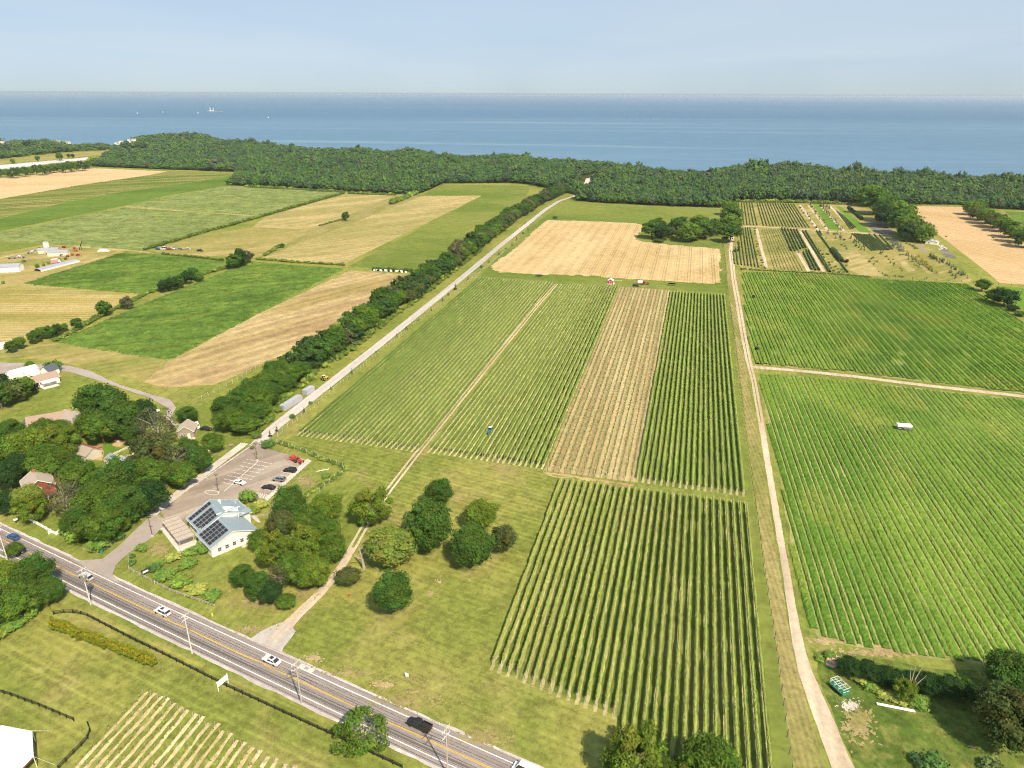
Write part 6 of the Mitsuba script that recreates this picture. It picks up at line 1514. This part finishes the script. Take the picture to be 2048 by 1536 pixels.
post_fence('deer_fence', 'tall dark post deer fence between vineyard and sandy lane', [(1441, 420), (1446, 480), (1456, 590), (1472, 700), (1490, 860), (1506, 980), (1521, 1090), (1538, 1210), (1551, 1290), (1566, 1410), (1582, 1545)], 4.3, 2.3, 'dark_wood', (1.1, 2.2), 'wire_steel', pr=.05, rw=(.02, .02))
post_fence('wire_fence', 'white post wire fence along the right side of the grey lane', [(556, 872), (600, 838), (680, 772), (760, 707), (850, 634), (940, 562), (985, 525), (1040, 478)], 3.6, 2.0, 'pole_pale', (.9, 1.9), 'wire_steel', pr=.05, rw=(.02, .02))
post_fence('wire_fence', 'white post wire fence from the lane corner past the parking lot', [(556, 876), (545, 884), (600, 903), (692, 937), (670, 958), (640, 985)], 3.2, 2.0, 'pole_pale', (.9, 1.9), 'wire_steel', pr=.05, rw=(.02, .02))
post_fence('wire_fence', 'grey post fence below the brown hay field', [(404, 798), (416, 792), (440, 779), (470, 765), (505, 742), (520, 733)], 4.0, 1.8, 'pole_pale', (.9, 1.7), 'wire_steel', pr=.06, rw=(.02, .02))
post_fence('wire_fence', 'low post fence along the lower edge of the nursery', [(1484, 541), (1560, 544), (1700, 553), (1800, 558), (1900, 563), (1945, 566), (2048, 572)], 8, 1.5, 'dark_wood', (1.0,), 'wire_steel', pr=.10, rw=(.02, .02))
t = thing('sign_board', 'large blank white sign panel on posts at the black rail fence', 'sign')
a, b = at(437, 1379), at(456, 1362, 1.2)
a = at(436, 1384); b = at(457, 1366)
d2 = (b - a) / np.linalg.norm(b - a)
part(t, 'panel', MB().beam([*(a + d2 * .3), 1.9], [*(b - d2 * .1), 1.9], .12, 1.5).get(), 'white_trim')
for p in (a + d2 * .2, b):
    part(t, 'post', MB().box([*p, 1.4], [.16, .16, 2.8], 0).get(), 'white_trim')
t = thing('entrance_sign', 'dark green entrance sign with a white plate in the weedy planting', 'sign'); to = place(*at(294, 1150), 0, 40)
part(t, 'board', MB().box([0, 0, 1.5], [.12, 2.6, 1.3]).get(), mat('sign_dark', (.04, .055, .05), .5), to=to); part(t, 'plate', MB().box([.075, -.2, 1.35], [.02, 1.5, .6]).get(), 'white_trim', to=to)
for y in (-1.2, 1.2):
    box_part(t, 'post', [0, y, 1.1], [.14, .14, 2.2], 'sign_dark', to)
t = thing('sign_plate', 'small white sign hung on the grey rail fence by the highway', 'sign'); b = at(310, 1168)
part(t, 'plate', MB().box([*b, .9], [1.3, .06, .9], 60).get(), 'white_trim'); part(t, 'post', MB().box([*b, .5], [.1, .1, 1.0], 60).get(), 'grey_wood')
t = thing('mailbox', 'white mailbox on a post beside the highway in front of the white fence', 'mailbox'); b = at(33, 1046)
part(t, 'post', MB().box([*b, .55], [.12, .12, 1.1]).get(), 'dark_wood'); part(t, 'box', MB().box([*b, 1.3], [.6, 1.0, .5], 30).get(), 'white_plastic')
t = thing('green_box', 'small green utility box at the fence corner of the driveway', 'box'); part(t, 'body', MB().box([*at(203, 1105), .4], [1.4, .7, .8], 60).get(), 'machine_green'); part(t, 'lid', MB().box([*at(203, 1105), .84], [1.5, .8, .08], 60).get(), 'machine_green')
t = thing('hydrant_marker', 'yellow green hydrant beside the highway verge', 'hydrant'); b = at(425, 1232)
part(t, 'barrel', MB().tube([*b, 0], [*b, .75], .22, .2, 8).get(), mat('hydrant_yellow', (.6, .62, .05), .5)); part(t, 'cap', MB().tube([*b, .75], [*b, .95], .2, .05, 8).get(), 'hydrant_yellow')
t = thing('real_estate_post', 'small white sign standing alone on the lawn near the highway', 'sign'); b = at(814, 1357)
part(t, 'panel', MB().box([*b, 1.1], [.9, .08, 1.1], 20).get(), 'white_trim'); part(t, 'stake', MB().box([*b, .3], [.08, .08, .7]).get(), 'white_trim')
t = thing('red_marker', 'tiny red cover lying on the lawn near the small olive tree', 'cover'); part(t, 'lid', MB().tube([*at(698, 1191), .03], [*at(698, 1191), .12], .45, .42, 10).get(), 'machine_red')
t = thing('storm_drain', 'concrete storm drain apron at the highway shoulder', 'drain'); b = at(613, 1337)
part(t, 'apron', MB().box([*b, .06], [4.2, 1.4, .08], 27.5).get(), 'concrete_solid'); part(t, 'grate', MB().box([*b, .11], [1.1, .7, .03], 27.5).get(), 'machine_grey')
for (p, q), lab in ((((632, 944), (658, 939)), 'white pipe lying on the worn grass beside the parking lot'), (((1752, 1407), (1828, 1422)), 'long white pipe bundle lying in the weeds at the lower right')):
    t = thing('white_pipe', lab, 'pipe')
    for j in range(3 if p[0] > 1000 else 1):
        a, b = at(*p), at(*q); part(t, 'tube', MB().tube([*(a + [0, -.22 * j]), .2], [*(b + [0, -.22 * j]), .2], .13, None, 8).get(), 'white_plastic')
for i, (u, v) in enumerate(((1655, 1320), (1662, 1316), (1670, 1320), (1664, 1326), (1672, 1328), (1660, 1324), (1668, 1315), (1676, 1322), (1668, 1323))):
    t = thing('cut_log', f'pale cut log in the wood heap beside the dark hedge, {ordinal(i + 1)} of the heap', 'log', 'logs of the wood heap'); b = at(u, v); a = rnd.uniform(0, 3.1); d2 = np.array([math.cos(a), math.sin(a)]) * .6
    part(t, 'wood', MB().tube([*(b - d2), .3 + (.4 if i > 6 else 0)], [*(b + d2), .3 + (.4 if i > 6 else 0)], .32, None, 9).get(), mat('cut_wood', (.60, .42, .26), .9))
ground('wood_chips', [(1650, 1318), (1664, 1308), (1680, 1316), (1682, 1330), (1664, 1336), (1652, 1330)], Zf + .04, 'dirt', 'pale wood chips round the log heap', 'chips', .5)
for u, v, az, lab in ((463, 893, 40, 'wooden bench at the top of the long concrete walk'), (421, 917, 40, 'wooden bench in the middle of the long concrete walk'), (395, 938, 40, 'wooden bench lower down the long concrete walk'), (314, 977, 30, 'wooden bench at the edge of the dense grove'), (295, 1026, 60, 'dark bench at the lower end of the concrete walk'), (530, 847, 30, 'white bench beside the grey lane')):
    t = thing('bench', lab, 'bench'); to = place(*at(u, v), 0, az)
    m_ = 'white_plastic' if 'white' in lab else 'dark_wood' if 'dark' in lab else 'cedar'
    for j in range(3):
        box_part(t, 'seat_slat', [-.2 + j * .2, 0, .46], [.15, 1.8, .05], m_, to); box_part(t, 'back_slat', [-.38, 0, .62 + j * .16], [.05, 1.8, .12], m_, to)
    for y in (-.8, .8):
        box_part(t, 'leg', [0, y, .23], [.5, .08, .44], m_, to)
t = thing('garden_wall', 'pale stone garden wall with two arms in the shed clearing', 'wall')
for a, b in (((227, 910), (258, 895)), ((229, 911), (250, 917)), ((252, 917), (276, 906))):
    p, q = at(*a), at(*b)
    for j in range(8):
        part(t, 'stone', MB().beam([*(p + (q - p) * j / 8), .35], [*(p + (q - p) * (j + .93) / 8), .35], .5, .7 + rnd.uniform(-.08, .08)).get(), 'stone_pale')
shell_house('small_shed', 'small pale grey shed beside the round bush in the clearing', *at(219, 919, 1.2), -10, 3.4, 2.6, 2.0, 2.9, 'grey_wood', 'steel_roof', 'shed', (), .2, False)
shell_house('small_shed', 'small grey white shed at the foot of the garden wall', *at(255, 925, 1.2), -60, 4.0, 3.0, 2.2, 3.0, 'grey_wood', 'steel_roof', 'shed', (), .2, False)
for i, (u, v, c) in enumerate(((196, 897, 'rust'), (192, 902, 'machine_red'), (200, 906, 'stone_pale'), (186, 908, 'rust'), (228, 880, 'brick_red'), (236, 884, 'stone_pale'), (240, 878, 'rust'), (247, 874, 'stone_pale'))):
    t = thing('scrap_piece', f'{("rusty", "red", "pale", "brown")[i % 4]} scrap piece in the shed clearing, {ordinal(i + 1)} from the shed', 'scrap', 'scrap in the shed clearing'); b = at(u, v)
    part(t, 'body', MB().hull([[b[0] + rnd.uniform(-1.4, 1.4), b[1] + rnd.uniform(-1.2, 1.2), rnd.uniform(0, 1.1)] for _ in range(10)]).get(), c)
ground('shed_yard', [(182, 900), (200, 892), (208, 905), (204, 922), (185, 918)], Zf + .02, 'hay_brown', 'bare brown yard beside the old shed', 'yard', .4)
ground('shed_yard', [(222, 885), (236, 874), (252, 872), (256, 884), (240, 894), (226, 893)], Zf + .02, 'hay_brown', 'bare scrap yard under the grove', 'yard', .4)
ground('shed_lawn', [(205, 882), (222, 880), (226, 894), (246, 897), (244, 925), (226, 932), (212, 925)], Zf + .025, 'slick_grass', 'bright green lawn in the shed clearing', 'lawn', .3)
# marquee at the lower left corner
t = thing('marquee', 'white marquee tent cut by the lower left corner', 'tent'); c = at(-42, 1528, 3.2); R0 = 9.6
th = np.arange(8) * math.pi / 4 + .2; rim = [[c[0] + R0 * math.cos(a), c[1] + R0 * math.sin(a), 3.0] for a in th]
m = MB()
for i in range(8):
    a, b = rim[i], rim[(i + 1) % 8]; m.poly(a, b, [c[0], c[1], 6.0])
part(t, 'canopy', m.get(), 'white_plastic')
for p in rim:
    part(t, 'pole', MB().tube([p[0], p[1], 0], p, .07, None, 6).get(), 'white_trim')
for i in (0, 7, 1):
    part(t, 'guy_rope', MB().tube(rim[i], [rim[i][0] + 3.2 * math.cos(th[i]), rim[i][1] + 3.2 * math.sin(th[i]), 0], .03, None, 4).get(), 'white_trim')
for i in range(8):
    a, b = np.array(rim[i]), np.array(rim[(i + 1) % 8]); part(t, 'valance', MB().beam(a - [0, 0, .2], b - [0, 0, .2], .03, .4).get(), 'red_clapboard' if i in (6, 7) else 'white_plastic')

# ------------------------------------------------------------------ far coast and sea
for i, (u, v, w, L, m_) in enumerate(((6, 285, 12, 9, 'white_siding'), (14, 287, 9, 8, 'cream_siding'), (50, 285, 14, 9, 'cream_siding'), (108, 283, 14, 10, 'white_siding'), (118, 284, 10, 9, 'white_siding'), (134, 286, 16, 9, 'white_siding'), (234, 287, 10, 8, 'white_siding'), (243, 284, 10, 8, 'white_siding'), (258, 281, 12, 9, 'white_siding'), (268, 280, 10, 8, 'cream_siding'), (1190, 354, 9, 8, 'white_siding'))):
    shell_house('coast_house', f'{"white" if m_[0] == "w" else "cream"} house on the far coast, {ordinal(i + 1)} from the left' if i < 10 else 'white house in the clearing of the far woods', *at(u, v + 3, 3), rnd.uniform(-20, 60), w, L, 6.5 + rnd.uniform(0, 2), 10.0, m_, 'brown_shingle' if i % 3 == 1 else 'grey_shingle', 'house', (('f', 0, 3, 2, 2), ('r', -2, 3, 2, 2), ('r', 2, 3, 2, 2)), .4, False)


def boat_at(u, v):
    return at(u, v, SEA_Z)


t = thing('work_barge', 'white work barge with two tall legs far out on the sea', 'barge'); x, y = boat_at(424, 223.5)
zb = SEA_Z
part(t, 'hull', MB().hull([[x - 30, y - 9, zb], [x + 42, y - 9, zb], [x + 42, y + 9, zb], [x - 30, y + 9, zb], [x - 34, y - 9, zb + 6], [x + 46, y - 9, zb + 6], [x + 46, y + 9, zb + 6], [x - 34, y + 9, zb + 6]]).get(), 'machine_grey')
part(t, 'deck_house', MB().box([x - 4, y, zb + 8.5], [26, 10, 5]).get(), 'white_plastic')
for dx in (-12, 13):
    part(t, 'leg', MB().beam([x + dx, y, zb], [x + dx, y, zb + 30], 4, 4).get(), 'white_plastic')
part(t, 'stern_deck', MB().box([x + 60, y, zb + 2.4], [34, 10, 4]).get(), 'machine_grey')
for u, v, lab, L in ((396, 226.5, 'small white boat left of the work barge', 10), (326, 224.5, 'white boat midway between the far left and the barge', 10), (275, 227, 'white boat at the far left of the sea', 11), (537, 235.5, 'white boat with a wake right of the work barge', 11), (444, 224, 'small dark boat just right of the work barge', 14)):
    t = thing('boat', lab, 'boat'); x, y = boat_at(u, v)
    m_ = 'machine_grey' if 'dark' in lab else 'white_plastic'
    part(t, 'hull', MB().hull([[x - L / 2, y - 2.4, zb], [x + L / 2 - 3, y - 2.4, zb], [x + L / 2 - 3, y + 2.4, zb], [x - L / 2, y + 2.4, zb], [x - L / 2, y - 3, zb + 2.2], [x + L / 2, y, zb + 2.8], [x - L / 2, y + 3, zb + 2.2]]).get(), m_)
    part(t, 'cabin', MB().box([x - 1, y, zb + 3.6], [L * .4, 4, 3.2]).get(), m_)
# person-sized things standing in the right fields
for u, v, lab in ((1507, 596, 'dark irrigation gun standing in the upper striped field'), (1513, 700, 'dark irrigation reel at the edge of the upper striped field')):
    t = thing('irrigation_reel', lab, 'irrigation reel'); to = place(*at(u, v), 0, 40)
    part(t, 'wheel', MB().tube([-.9, 0, .6], [-.7, 0, .6], .6, None, 12).get(), 'rubber', to=to); part(t, 'wheel', MB().tube([.7, 0, .6], [.9, 0, .6], .6, None, 12).get(), 'rubber', to=to)
    part(t, 'drum', MB().tube([-.6, 0, 1.1], [.6, 0, 1.1], .85, None, 14).get(), 'black_paint', to=to); part(t, 'boom', MB().beam([0, 0, 1.6], [0, 2.2, 2.4], .1, .1).get(), 'galvanized', to=to)
